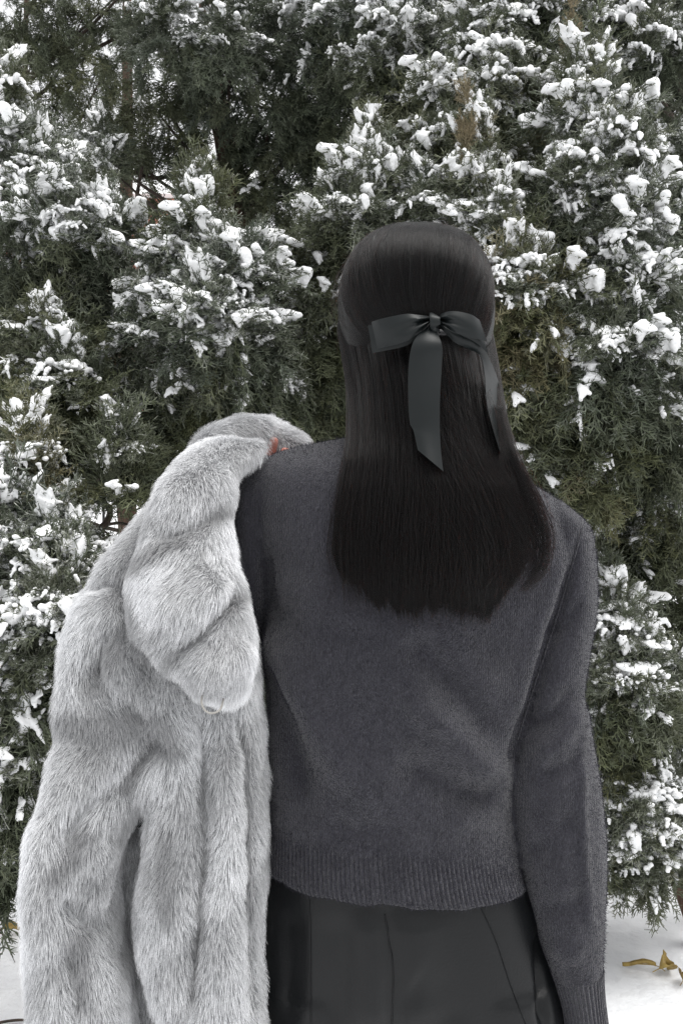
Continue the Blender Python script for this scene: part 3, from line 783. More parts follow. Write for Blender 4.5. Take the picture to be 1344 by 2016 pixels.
tree('juniper_tree', 'tall juniper at the right, its spire leading down a thick snowy ridge', (1.35, 2.9),
     [(1200, 1300, 2.9), (1190, 700, 2.9), (1150, 300, 2.85), (1130, 60, 2.8)],
     [(1128, 110, 7, 110, 2.7, 26, .1, 1.0, 's'), (1150, 200, 40, 60, 2.65, 44, .8, .45, 's'), (1165, 250, 60, 50, 2.6, 56, 1, .25, 'c'), (1205, 310, 70, 55, 2.55, 66, 1, .25, 'c'), (1150, 340, 60, 50, 2.55, 52, .95, .25, 'c'), (1200, 390, 80, 60, 2.55, 70, .75, .15, 'c'),
      (1120, 410, 60, 60, 2.6, 46, .5, .3, 'd'), (1225, 470, 70, 60, 2.5, 66, .9, .15, 'c'), (1150, 490, 70, 60, 2.6, 50, .4, .35, 'd'), (1240, 550, 70, 60, 2.5, 60, .85, .2, 'c'), (1180, 620, 80, 60, 2.5, 70, .5, .3, 'd'), (1200, 700, 90, 60, 2.45, 86, .9, .2, 'c'), (1270, 650, 70, 70, 2.55, 60, .6, .2, 'c'),
      (1160, 780, 90, 60, 2.5, 70, .35, .25, 'd'), (1260, 780, 80, 70, 2.55, 66, .5, .2, 'd'), (1130, 850, 80, 60, 2.55, 60, .2, .35, 'd'), (1230, 890, 90, 70, 2.6, 60, .2, .4, 'd'), (1150, 930, 80, 50, 2.55, 50, .25, .6, 'd'), (1310, 880, 70, 80, 2.6, 46, .35, .3, 'd')],
     pads=[(1220, 285, 2.45, .9), (1235, 310, 2.45, .7), (1190, 270, 2.45, .7), (1130, 325, 2.45, .8), (1165, 190, 2.55, .6), (1140, 345, 2.45, .5), (1215, 465, 2.4, .6), (1195, 690, 2.36, .7), (1170, 700, 2.36, .6)])
tree('juniper_tree', 'juniper in the upper right corner, snow shelf above a dark hollow', (1.95, 3.6),
     [(1390, 800, 3.6), (1360, 300, 3.6), (1330, -100, 3.6), (1320, -300, 3.6)],
     [(1150, 30, 60, 45, 3.2, 50, .9, .2, 'c'), (1230, 45, 70, 40, 3.15, 56, 1, .2, 'c'), (1300, 80, 60, 50, 3.1, 50, .9, .2, 'c'), (1260, 120, 50, 40, 3.1, 40, .9, .2, 'c'), (1330, 30, 60, 50, 3.15, 44, .9, .2, 'c'), (1240, 160, 90, 70, 3.6, 60, .1, .2, 'd'), (1310, 200, 80, 90, 3.6, 60, .05, .2, 'd'), (1290, 300, 60, 80, 3.2, 50, .5, .35, 'd'), (1325, 370, 60, 80, 3.1, 60, .6, .25, 'c'), (1320, 480, 60, 80, 3.1, 56, .5, .25, 'd'), (1310, 590, 60, 70, 3.2, 50, .3, .25, 'd'), (1200, -70, 200, 70, 3.3, 70, .6, .3, 'd')],
     pads=[(1240, 35, 3.0, .9), (1200, 40, 3.0, .8), (1295, 75, 2.98, .8), (1255, 100, 2.98, .6), (1275, 55, 3.0, .6)])
tree('juniper_tree', 'thin open juniper with bare twigs at the right edge, shoulder height', (1.75, 3.1),
     [(1390, 1300, 3.1), (1370, 900, 3.1), (1340, 700, 3.1)],
     [(1310, 990, 50, 40, 2.7, 34, .8, .4, 'c'), (1290, 1060, 60, 60, 2.8, 40, .3, .4, 'd'), (1230, 1010, 70, 60, 3.0, 34, .2, .5, 'd'), (1200, 1070, 60, 50, 2.8, 34, .5, .5, 'c'), (1220, 1130, 70, 50, 2.8, 40, .35, .4, 'd'), (1320, 1150, 60, 70, 2.9, 40, .2, .4, 'd'), (1300, 720, 60, 70, 2.9, 40, .5, .3, 'd'), (1300, 1250, 70, 60, 3.0, 34, .3, .3, 'd')],
     limbs=[([(1380, 1170, 2.9), (1310, 1150, 2.9), (1240, 1160, 2.9), (1180, 1150, 2.9)], .02, .008, True), ([(1370, 1000, 3.0), (1280, 1010, 3.0), (1200, 1000, 3.0)], .012, .004, True), ([(1370, 1060, 3.0), (1290, 1040, 3.0), (1220, 1030, 3.0)], .010, .004), ([(1370, 950, 3.0), (1290, 920, 3.0), (1230, 930, 3.0)], .010, .004), ([(1360, 1200, 2.9), (1330, 1260, 2.9), (1290, 1320, 2.9)], .008, .003), ([(1300, 980, 2.9), (1310, 1050, 2.9), (1290, 1100, 2.9)], .006, .002), ([(1350, 1110, 2.9), (1290, 1090, 2.9), (1250, 1080, 2.9)], .006, .002)])
tree('juniper_shrub', 'small juniper beside the right sleeve with two snow shelves', (1.15, 2.75),
     [(1290, 1600, 2.75), (1270, 1400, 2.72), (1240, 1250, 2.7)],
     [(1190, 1190, 50, 50, 2.6, 36, .4, .35, 'c'), (1215, 1240, 50, 40, 2.55, 40, .9, .35, 'c'), (1240, 1290, 50, 30, 2.55, 34, .8, .3, 'c'), (1180, 1300, 40, 40, 2.55, 34, .6, .35, 'c'), (1230, 1335, 70, 40, 2.5, 56, 1, .35, 'c'), (1190, 1390, 60, 50, 2.55, 44, .3, .4, 'd'), (1260, 1390, 60, 40, 2.55, 40, .3, .4, 'd'), (1320, 1370, 50, 50, 2.7, 34, .7, .3, 'c'), (1200, 1480, 50, 50, 2.6, 30, .1, .55, 'd'), (1330, 1450, 50, 60, 2.8, 34, .3, .3, 'd')],
     limbs=[([(1320, 1540, 2.7), (1270, 1480, 2.7), (1230, 1420, 2.7)], .012, .005, True), ([(1340, 1420, 2.8), (1270, 1430, 2.8), (1180, 1450, 2.8)], .008, .003), ([(1340, 1380, 2.8), (1280, 1480, 2.8), (1210, 1520, 2.8)], .008, .003), ([(1300, 1560, 2.75), (1280, 1450, 2.75), (1290, 1380, 2.75)], .008, .004)],
     pads=[(1220, 1232, 2.45, .7), (1245, 1330, 2.42, .8), (1215, 1335, 2.42, .6), (1270, 1330, 2.44, .5), (1200, 1345, 2.42, .5), (1295, 1480, 2.6, .7), (1285, 1510, 2.6, .7)])
tree('juniper_shrub', 'lowest juniper bough bent to the ground by snow at the right', (1.95, 3.4),
     [(1600, 1650, 3.3), (1460, 1570, 3.1), (1380, 1560, 2.95)],
     [(1200, 1560, 60, 40, 2.65, 46, 1, .4, 'c'), (1270, 1555, 70, 40, 2.65, 50, 1, .35, 'c'), (1330, 1570, 50, 40, 2.7, 34, 1, .3, 'c'), (1210, 1630, 60, 50, 2.6, 52, .95, .4, 'c'), (1290, 1630, 70, 50, 2.6, 60, .95, .35, 'c'), (1340, 1630, 50, 50, 2.65, 36, .8, .35, 'c'), (1225, 1655, 50, 35, 2.6, 30, .8, .45, 'd'), (1310, 1660, 60, 30, 2.65, 30, .7, .4, 'd'), (1250, 1695, 32, 30, 2.6, 22, .9, .5, 'd'), (1190, 1645, 30, 30, 2.65, 16, .6, .4, 'd')],
     limbs=[([(1320, 1650, 2.8), (1280, 1700, 2.7), (1262, 1765, 2.62)], .016, .010)],
     pads=[(1200, 1545, 2.55, .8), (1230, 1550, 2.55, .8), (1290, 1545, 2.56, .8), (1200, 1610, 2.5, .6), (1290, 1620, 2.5, .8), (1260, 1600, 2.5, .6), (1220, 1640, 2.48, .6), (1340, 1560, 2.6, .8), (1250, 1715, 2.5, .6), (1215, 1585, 2.5, .9), (1255, 1575, 2.5, .9), (1280, 1655, 2.48, .9), (1320, 1600, 2.52, .9), (1230, 1670, 2.48, .8), (1305, 1690, 2.5, .8), (1190, 1640, 2.5, .7), (1335, 1650, 2.52, .8)])
tree('juniper_tree', 'juniper standing hidden straight behind the person', (0.25, 3.3),
     [(800, 1400, 3.3), (800, 900, 3.3), (790, 600, 3.3)],
     [(x_, y_, 110, 80, 3.1, 40, .35, .35, 'd') for x_ in (580, 780, 980) for y_ in (900, 1050, 1210, 1370)] + [(1000, 1550, 100, 80, 3.0, 34, .6, .35, 'c'), (600, 1550, 100, 80, 3.0, 34, .6, .35, 'c')])
# the row behind, seen dark between the front trees
back = []
rb = np.random.default_rng(77)
def back_row(label, base, trunk, cells):
    bs = []
    for (x, y, rx, ry, n) in cells:
        bs.append((x, y, rx, ry, 5.2 + rb.uniform(-.4, .4), n, 0.12, rb.uniform(.25, .45), 'd'))
    tree('juniper_tree', label, base, trunk, bs, trunk_r=0.07)
back_row('dark juniper in the back row behind the left-hand trees', (-1.2, 5.4), [(240, 800, 5.4), (250, 300, 5.4), (250, -200, 5.4)],
         [(300, 620, 130, 70, 40), (200, 560, 110, 60, 24), (120, 640, 110, 70, 36), (250, 700, 130, 70, 44), (560, 620, 90, 60, 24), (520, 860, 120, 50, 40), (360, 900, 120, 60, 40), (300, 880, 130, 60, 40), (180, 880, 110, 50, 30), (130, 980, 80, 40, 12), (40, 860, 80, 60, 20), (520, 700, 70, 60, 24)])
back_row('dark juniper in the back row behind the right-hand trees', (2.4, 5.4), [(1300, 800, 5.4), (1250, 300, 5.4), (1240, -200, 5.4)],
         [(900, 330, 130, 90, 50), (1050, 260, 120, 90, 50), (1080, 400, 120, 80, 50), (1100, 520, 120, 70, 40), (1280, 420, 90, 120, 50), (1220, 250, 130, 90, 60), (1290, 560, 90, 90, 34), (1150, 660, 120, 70, 40), (1310, 700, 90, 80, 30), (1050, 620, 90, 70, 30), (1260, 800, 110, 60, 24), (1090, 880, 110, 60, 30), (1180, 960, 110, 60, 26), (1310, 970, 80, 50, 14), (1320, 1100, 80, 60, 14), (1250, 1200, 100, 60, 20), (1330, 1330, 80, 80, 22), (1230, 1430, 90, 60, 22), (950, 150, 120, 90, 40), (1110, 120, 120, 80, 40)])
back_row('dark juniper in the back row behind the head', (0.6, 5.5), [(800, 800, 5.5), (790, 300, 5.5), (780, -300, 5.5)],
         [(640, 100, 130, 90, 50), (680, 300, 120, 80, 44), (600, 420, 110, 70, 26), (760, 400, 120, 80, 50), (560, 260, 120, 80, 40), (860, 480, 120, 80, 40), (680, 560, 110, 80, 34), (640, 680, 100, 80, 34), (700, 800, 100, 80, 34), (460, 200, 120, 90, 40), (330, 160, 130, 80, 36), (840, 220, 120, 90, 46), (760, -20, 140, 60, 40), (500, 20, 140, 60, 40)])
for i_, t_ in enumerate(TREES):
    grow(t_, 1000 + i_)
#@@PERSON
# ------------------------------------------------------------------ the person, seen from behind
person = empty('person', (0.09, 1.10, 0.0))
tag(person, 'person seen from behind in charcoal sweater and black leather trousers, holding a fur coat', 'person')

def skin_body():
    """one continuous body: joints as vertices, radii, skin + subdivision"""
    J, R_, E = [], [], []
    def add(p, r, par=None):
        J.append(tuple(p)); R_.append(r if isinstance(r, tuple) else (r, r)); i = len(J) - 1
        if par is not None: E.append((par, i))
        return i
    pel = add((0.085, 1.12, 0.93), (0.125, 0.085))
    w1 = add((0.072, 1.12, 1.06), (0.105, 0.075), pel)
    ch = add((0.085, 1.12, 1.22), (0.125, 0.085), w1)
    uc = add((0.090, 1.12, 1.34), (0.105, 0.070), ch)
    nk = add((0.092, 1.12, 1.44), 0.050, uc)
    n2 = add((0.092, 1.13, 1.51), 0.048, nk)
    h1 = add((0.092, 1.135, 1.57), (0.066, 0.078), n2)
    h2 = add((0.092, 1.13, 1.625), (0.074, 0.088), h1)
    h3 = add((0.092, 1.13, 1.665), (0.050, 0.060), h2)
    nose = add((0.092, 1.235, 1.585), 0.010, h1)
    def hand(wrist_i, wp, d, side, flex):
        d = unit(d); side = unit(side - d * (side @ d)); nrm = np.cross(d, side)
        palm = add(wp + d * 0.05, (0.018, 0.030), wrist_i)
        for k, (off, ln) in enumerate(((-0.030, 0.070), (-0.011, 0.080), (0.010, 0.075), (0.029, 0.058))):
            q = wp + d * 0.085 + side * off
            i0 = add(q, 0.0095, palm)
            dd = d.copy(); pos = q; par = i0
            for s_ in range(3):
                dd = unit(dd + nrm * flex); pos = pos + dd * ln / 3; par = add(pos, 0.0088 - 0.0008 * s_, par)
        t0 = add(wp + d * 0.030 - side * 0.034, 0.012, palm)
        t1 = add(wp + d * 0.055 - side * 0.056 + nrm * 0.010, 0.0105, t0)
        add(wp + d * 0.080 - side * 0.062 + nrm * 0.024, 0.009, t1)
    # right arm, hanging
    s1 = add(P(1085, 1060, 1.11), 0.052, uc); e1 = add(P(1088, 1500, 1.105), 0.032, s1); wr = P(1150, 2010, 1.08); w_ = add(wr, 0.026, e1)
    hand(w_, wr, np.array([0.08, -0.02, -1.0]), np.array([0.0, 1.0, 0.1]), -0.30)
    # left arm: elbow low, forearm folded up in front of the shoulder, hand at the top of the coat
    s2 = add(P(520, 985, 1.11), 0.052, uc); e2 = add(P(470, 1290, 1.17), 0.040, s2); wl_ = np.array(P(466, 1084, 1.212)); w2 = add(wl_, 0.026, e2)
    hand(w2, wl_, np.array([0.26, -0.10, 0.95]), np.array([-1.0, 0.0, 0.27]), 0.05)
    for sx_ in (-1, 1):
        hp = add((0.085 + sx_ * 0.085, 1.12, 0.86), (0.088, 0.088), pel)
        kn = add((0.085 + sx_ * 0.095, 1.11, 0.48), 0.056, hp)
        an = add((0.085 + sx_ * 0.100, 1.13, 0.10), 0.036, kn)
        add((0.085 + sx_ * 0.105, 1.25, 0.045), (0.040, 0.028), an)
    me = bpy.data.meshes.new('body'); me.from_pydata(J, E, []); me.update()
    o = bpy.data.objects.new('body', me); COL.objects.link(o)
    sk = o.modifiers.new('skin', 'SKIN')
    for i, r_ in enumerate(R_):
        me.skin_vertices[0].data[i].radius = r_
    me.skin_vertices[0].data[0].use_root = True
    sb = o.modifiers.new('sub', 'SUBSURF'); sb.levels = 2; sb.render_levels = 2
    me.materials.append(M['skin'])
    bake(o); child_of(o, person)
    return o
body = skin_body()

# ---- sweater: torso and sleeves grown together, ribbed hem and cuff as parts
torso = ring_loft([(770, 846, 905, 880, 1.115, .050), (650, 868, 1010, 940, 1.11, .062), (570, 884, 1065, 966, 1.105, .076), (515, 910, 1108, 1000, 1.10, .092), (498, 960, 1130, 1065, 1.10, .106),
                   (506, 1080, 1118, 1155, 1.10, .114), (528, 1190, 1092, 1238, 1.10, .114), (520, 1290, 1060, 1335, 1.10, .110), (524, 1400, 1028, 1440, 1.10, .104), (527, 1520, 1006, 1540, 1.10, .100), (527, 1610, 1008, 1620, 1.10, .100), (527, 1668, 1020, 1690, 1.10, .101)], 96, 90, 2.25)
arm_r = ring_loft([(1020, 985, 1100, 985, 1.10, .045), (1035, 1020, 1152, 1035, 1.10, .060), (1040, 1100, 1166, 1095, 1.10, .064), (1038, 1200, 1168, 1195, 1.10, .064), (1020, 1300, 1154, 1285, 1.10, .063), (1000, 1400, 1146, 1370, 1.10, .064), (992, 1500, 1166, 1470, 1.095, .066),
                   (1002, 1600, 1183, 1590, 1.09, .064), (1022, 1700, 1189, 1690, 1.085, .060), (1050, 1820, 1185, 1815, 1.08, .052), (1082, 1920, 1181, 1910, 1.08, .042)], 56, 80, 2.1)
arm_l = tube_path(np.array([P(560, 945, 1.11), P(512, 990, 1.11), P(506, 1100, 1.115), P(494, 1200, 1.14), P(478, 1290, 1.17), P(490, 1250, 1.215), P(500, 1180, 1.226), P(509, 1115, 1.224)]),
                  [(.050, .055), (.036, .060), (.033, .060), (.034, .058), (.040, .052), (.042, .045), (.038, .038), (.034, .032)], 40, 90)
sweater = multi_loft('sweater', [torso, arm_r, arm_l], M['wool'], person, 0.0038, 4)
creases(sweater, [
    (((1142, 1050), (1108, 1170), (1062, 1310), (1016, 1470), (1004, 1520)), 10, -.007), (((1118, 1060), (1085, 1180), (1040, 1310), (995, 1460)), 16, .005),
    (((985, 1545), (900, 1440), (780, 1360)), 34, .011), (((975, 1480), (880, 1340), (800, 1250)), 34, -.009), (((1000, 1590), (900, 1560), (780, 1500)), 28, -.009),
    (((515, 1280), (560, 1420), (610, 1590)), 24, -.010), (((520, 1240), (610, 1400), (700, 1560)), 36, .010), (((530, 1190), (600, 1240), (720, 1260)), 30, -.003),
    (((498, 905), (492, 1000), (498, 1100)), 6, -.0018), (((540, 1210), (528, 1150), (520, 1080)), 12, -.006),
    (((1150, 1180), (1110, 1230), (1070, 1260)), 16, -.004), (((1145, 1350), (1090, 1410), (1030, 1430)), 20, -.006), (((1150, 1390), (1110, 1450), (1050, 1500)), 20, .006), (((1165, 1480), (1120, 1510), (1060, 1530)), 18, -.004),
    (((1150, 1420), (1145, 1560), (1150, 1700), (1168, 1850)), 9, .0035), (((1135, 1600), (1080, 1660), (1040, 1680)), 24, -.004), (((1170, 1760), (1110, 1790), (1060, 1790)), 20, -.004), (((1150, 1880), (1110, 1880), (1080, 1860)), 16, .003),
    (((700, 1600), (760, 1500), (820, 1420)), 40, .004), (((640, 1620), (700, 1640), (800, 1640)), 20, -.003), (((880, 1630), (960, 1600), (1000, 1560)), 20, .004), (((620, 1120), (600, 1250), (640, 1400)), 60, .006), (((1040, 1090), (1000, 1200), (940, 1330)), 50, -.006)], k=1.45, kw=1.1)

def ribbed(name, rows, nribs, amp, parent, n_along=26, power=2.25, sag=None):
    na = nribs * 6
    r_ = ring_loft(rows, na, n_along, power)
    c = r_.mean(1, keepdims=True); d = r_ - c; l = np.linalg.norm(d, axis=2, keepdims=True)
    # even spacing by arc length would shift ribs; ridge by cumulative length of the first ring
    seg = np.linalg.norm(np.roll(r_[0], -1, 0) - r_[0], axis=1); s_ = np.concatenate([[0], np.cumsum(seg)[:-1]]) / seg.sum()
    ph = s_[None, :] * nribs * 2 * math.pi + 0.5 * np.sin(s_ * 40)[None, :] + np.linspace(0, .6, n_along)[:, None]
    rid = (np.abs(np.sin(ph / 2)) ** 0.8 - 0.5) * 2 * amp
    r_ = r_ + d / l * rid[..., None]
    wob = vnoise(r_.reshape(-1, 3), 18, 5, 2).reshape(r_.shape[:2])
    r_[..., 2] += wob * 0.0028 * np.linspace(0, 1, n_along)[:, None]
    inner = c + (r_[::-1][: n_along] - c[::-1]) * 1.0
    V = r_.reshape(-1, 3)
    # turn the edge under
    edge = r_[-1:] + np.array([0, 0, -0.001]) - d[-1:] / l[-1:] * 0.006
    edge2 = r_[-3:-2] - d[-1:] / l[-1:] * 0.007
    V = np.concatenate([V, edge[0], edge2[0]])
    F = loft_faces(n_along + 2, na, False)
    o = mesh(name, V, F, M['wool'], None)
    bm = bmesh.new(); bm.from_mesh(o.data); bmesh.ops.recalc_face_normals(bm, faces=bm.faces); bm.to_mesh(o.data); bm.free()
    o.parent = parent; o.matrix_parent_inverse = Matrix()
    return o
hem = ribbed('hem', [(529, 1596, 1002, 1606, 1.10, .0975), (527, 1625, 1008, 1640, 1.10, .0998), (525, 1660, 1016, 1682, 1.10, .1022), (524, 1688, 1025, 1715, 1.10, .102), (526, 1699, 1031, 1732, 1.10, .100)], 150, .0013, sweater)
cuff = ribbed('cuff', [(1078, 1905, 1183, 1898, 1.08, .043), (1092, 1950, 1185, 1945, 1.08, .039), (1100, 1990, 1190, 1990, 1.08, .037), (1106, 2040, 1198, 2040, 1.08, .036), (1112, 2075, 1202, 2075, 1.08, .036)], 44, .0014, sweater, power=2.0)
collar = mesh('collar', *(lambda r_: (r_.reshape(-1, 3), loft_faces(len(r_), 40, False)))(ring_loft([(755, 850, 915, 885, 1.115, .056), (768, 832, 905, 862, 1.115, .052), (775, 838, 900, 865, 1.115, .048)], 40, 12)), M['wool'], None)
collar.parent = sweater

def fuzz(o, n, seed, length=0.0030, keep=None):
    p, nn = sample_surface(o.data, n, keep or (lambda m_, k_: (k_[:, 1] < 0.4).astype(float) * (m_[:, 2] > 0.70)), seed)
    r = np.random.default_rng(seed)
    d = nn * 0.45 + r.normal(size=(n, 3)) * 0.55 + np.array([0, 0, -0.25])
    d /= np.linalg.norm(d, axis=1)[:, None]
    ln = length * r.uniform(0.4, 1.3, n)[:, None]
    p1 = p + d * ln * 0.6; p2 = p1 + (d + r.normal(size=(n, 3)) * 0.7) * ln * 0.4
    pts = np.stack([p - nn * 0.0005, p1, p2], 1)
    f = hair_obj('wool_fibres', pts, np.array([[0.00016, 0.00014, 0.00008]]), M['wool_fibre'], None)
    f.parent = o; f['kind'] = 'stuff'
fuzz(sweater, 90000, 3)
fuzz(hem, 16000, 4, 0.003)

# ---- trousers: seat and two legs with a back seam and panel seams
seat = ring_loft([(560, 1560, 995, 1580, 1.105, .088), (535, 1660, 1010, 1680, 1.105, .094), (518, 1740, 1042, 1750, 1.105, .100), (508, 1830, 1070, 1840, 1.105, .104), (506, 1930, 1092, 1930, 1.105, .104), (508, 2010, 1106, 2010, 1.11, .098)], 80, 40, 2.4)
leg_l = ring_loft([(506, 1900, 800, 1900, 1.105, .098), (506, 2000, 795, 2000, 1.105, .098), (520, 2200, 780, 2200, 1.105, .090), (540, 2500, 760, 2500, 1.10, .075), (560, 2900, 745, 2900, 1.11, .070), (570, 3060, 740, 3060, 1.12, .070)], 48, 60, 2.2)
leg_r = ring_loft([(785, 1900, 1086, 1900, 1.105, .098), (790, 2000, 1106, 2000, 1.105, .098), (808, 2200, 1100, 2200, 1.105, .090), (830, 2500, 1050, 2500, 1.10, .075), (845, 2900, 1035, 2900, 1.11, .070), (850, 3060, 1030, 3060, 1.12, .070)], 48, 60, 2.2)
trousers = multi_loft('trousers', [seat, leg_l, leg_r], M['leather'], person, 0.005, 6)
creases(trousers, [(((752, 1770), (762, 1850), (772, 1920), (768, 2020), (770, 2100)), 14, -.004), (((720, 1790), (730, 1900), (725, 2040)), 34, .004), (((815, 1790), (820, 1900), (830, 2040)), 44, .005), (((565, 1790), (568, 1900), (562, 2040)), 26, -.005), (((660, 1800), (670, 1900), (660, 2040)), 30, -.003), (((900, 2040), (850, 1960), (800, 1930)), 40, -.004), (((1062, 1830), (1068, 1930), (1072, 2030)), 9, -.008)], k=1.6, kw=1.1)
def stitch(pts, trousers=None, mat_='leather', rad_=0.0008):
    trousers = trousers or globals()['trousers']
    V = []
    dg = bpy.context.evaluated_depsgraph_get()
    loc = []
    for (x, y) in catmull(np.array(pts, float), 60):
        d = Vector(P(x, y, 1.0)) - Vector((0, 0, CAMZ)); d.normalize()
        ok, h, n_, _ = trousers.ray_cast(Vector((0, 0, CAMZ)) - Vector(person.location) * 0, d)
        if ok: loc.append(np.array(h) + np.array(n_) * 0.0006)
    if len(loc) > 4:
        rr = tube_path(np.array(loc), [(rad_, rad_)] * len(loc), 6, 60)
        o = mesh('seam', rr.reshape(-1, 3), loft_faces(60, 6), M[mat_], None); o.parent = trousers
for sm in (((608, 1752), (611, 1850), (612, 2030)), ((938, 1768), (975, 1850), (1005, 1940), (1040, 2030)), ((757, 1800), (765, 1850), (774, 1920), (770, 2030))):
    stitch(sm)
for sm in (((1146, 1035), (1126, 1110), (1090, 1230), (1052, 1345), (1018, 1455)),):
    stitch(sm, sweater, 'wool', 0.0011)
for sx_ in (-1, 1):
    x0 = 0.085 + sx_ * 0.10
    rr = tube_path(np.array([(x0, 1.10, 0.16), (x0, 1.09, 0.07), (x0, 1.16, 0.05), (x0 + sx_ * .01, 1.27, 0.045), (x0 + sx_ * .01, 1.33, 0.035)]), [(.045, .045), (.043, .045), (.046, .045), (.045, .035), (.028, .022)], 20, 30)
    mesh('shoe', rr.reshape(-1, 3), loft_faces(30, 20), M['shoe_leather'], person)

# ---- hair
HC = P(817, 616, 1.12); HR = np.array([.0935, .110, .1010])
PN = 2.45
def pnorm(v): return np.sum(np.abs(v) ** PN, axis=-1) ** (1 / PN)
def head_pt(px, py):
    """point of the head's back surface under a photo pixel (iterated)"""
    Y = 1.02
    for _ in range(6):
        q = P(px, py, Y); u = (q[0] - HC[0]) / HR[0]; w = (q[2] - HC[2]) / HR[2]
        Y = HC[1] - HR[1] * max(0.0, 1 - abs(u) ** PN - abs(w) ** PN) ** (1 / PN)
    return P(px, py, Y)

# lower hair: edges (photo) and depth by height
HY = np.array([600, 650, 700, 760, 850, 900, 960, 1020, 1080, 1130, 1200.])
HL = np.array([668, 664, 673, 684, 688, 684, 675, 666, 662, 667, 676.])
HRt = np.array([958, 968, 977, 985, 998, 1009, 1026, 1030, 1028, 1018, 1000.])
HD = np.array([1.015, 1.012, 1.008, 1.002, .992, .984, .974, .966, .963, .962, .962])
HB = np.array([.100, .090, .078, .062, .036, .024, .020, .020, .020, .020, .020])
def lower_pt(e, y, lift=0.0):
    xl, xr = np.interp(y, HY, HL), np.interp(y, HY, HRt)
    dY = np.interp(y, HY, HD) + np.interp(y, HY, HB) * e ** 2 - lift
    x = (xl + xr) / 2 + e * (xr - xl) / 2
    return np.stack([(x - 672) / FPX * dY, dY, CAMZ - (y - 1008) / FPX * dY], -1)

hair_root = mesh('hair', *(lambda: (None, None))(), None) if False else None
# solid under-layer: cap + falling mass
def build_hair():
    th = np.linspace(0, math.pi, 28); ph = np.linspace(0, 2 * math.pi, 48, endpoint=False)
    rows = [[HC + HR * 0.985 * np.array([math.sin(a) * math.cos(b_), math.sin(a) * math.sin(b_), math.cos(a)]) for b_ in ph] for a in th[1:-12]]
    cap = np.array(rows); q_ = (cap - HC) / HR; cap = HC + q_ / pnorm(q_)[..., None] * HR * 0.985
    ys = np.linspace(620, 1150, 40); es = np.linspace(-1, 1, 40)
    front = np.array([[lower_pt(e * 0.97, y) + [0, .004, 0] for e in es] for y in ys])
    taper = np.interp(ys, [620, 700, 1000, 1150], [.05, .05, .03, .008])
    back_ = front[:, ::-1] + np.stack([0 * taper, taper, 0 * taper], 1)[:, None, :] * (1 - 0.8 * es[::-1] ** 4)[None, :, None]
    mass = np.concatenate([front, back_], 1)
    return multi_loft('hair', [cap, mass], M['hair_base'], person)
hair_o = build_hair()

def lower_strands(n, seed):
    r = np.random.default_rng(seed)
    nl = 210
    le = np.sort(r.uniform(-1, 1, nl)); lock = r.integers(0, nl, n)
    loff = r.normal(size=nl) * 0.034; lsh = r.random(nl); llift = r.uniform(0, 0.008, nl); lend = r.normal(size=nl) * 20
    e0 = np.clip(le[lock] + r.normal(size=n) * 0.011, -1.0, 1.0)
    e1 = e0 + loff[lock] + r.normal(size=n) * np.where(r.random(n) < .3, 0.05, 0.012)
    tip = np.interp(e0, [-1, -.8, -.4, 0, .35, .6, .8, 1], [1120, 1152, 1176, 1182, 1186, 1186, 1172, 1130]) + lend[lock] * .6 + r.normal(size=n) * 13
    y0 = r.uniform(615, 690, n) + 0 * e0
    m_ = 18
    t = np.linspace(0, 1, m_)[None]
    y = y0[:, None] + (tip - y0)[:, None] * t
    wob = r.normal(size=nl) * .022; wob2 = r.uniform(2, 6, nl)
    e = e0[:, None] + (e1 - e0)[:, None] * t ** 1.5 + wob[lock][:, None] * np.sin(t * wob2[lock][:, None]) + 0.010 * np.sin(t * 5 + lsh[lock][:, None] * 9) * t
    # left tips turn in towards the right, right side is blown a little
    e = e + 0.17 * t * np.clip(e0 + .3, 0, 1)[:, None] * (1 - np.clip(e0, 0, 1))[:, None] * 2
    e = e + 0.16 * np.clip((y - 1080) / 120, 0, 1.2) ** 1.5 * np.clip(-e0, 0, 1)[:, None] - 0.22 * np.clip((y - 1090) / 120, 0, 1.2) ** 2 * np.clip(e0 - .45, 0, 1)[:, None]
    lift = llift[lock][:, None] * np.sin(np.clip(t * 1.05, 0, 1) * math.pi) + r.uniform(0, .003, n)[:, None]
    pts = lower_pt(e, y, lift)
    rad = np.array([[.00013] * (m_ - 3) + [.0001, .00008, .00004]]) * np.where(r.random(n) < .12, 2.2, 1.0)[:, None]
    return pts, rad, np.clip(lsh[lock] * 0.45 + r.random(n) ** 2 * 0.65, 0, 1) ** 1.5

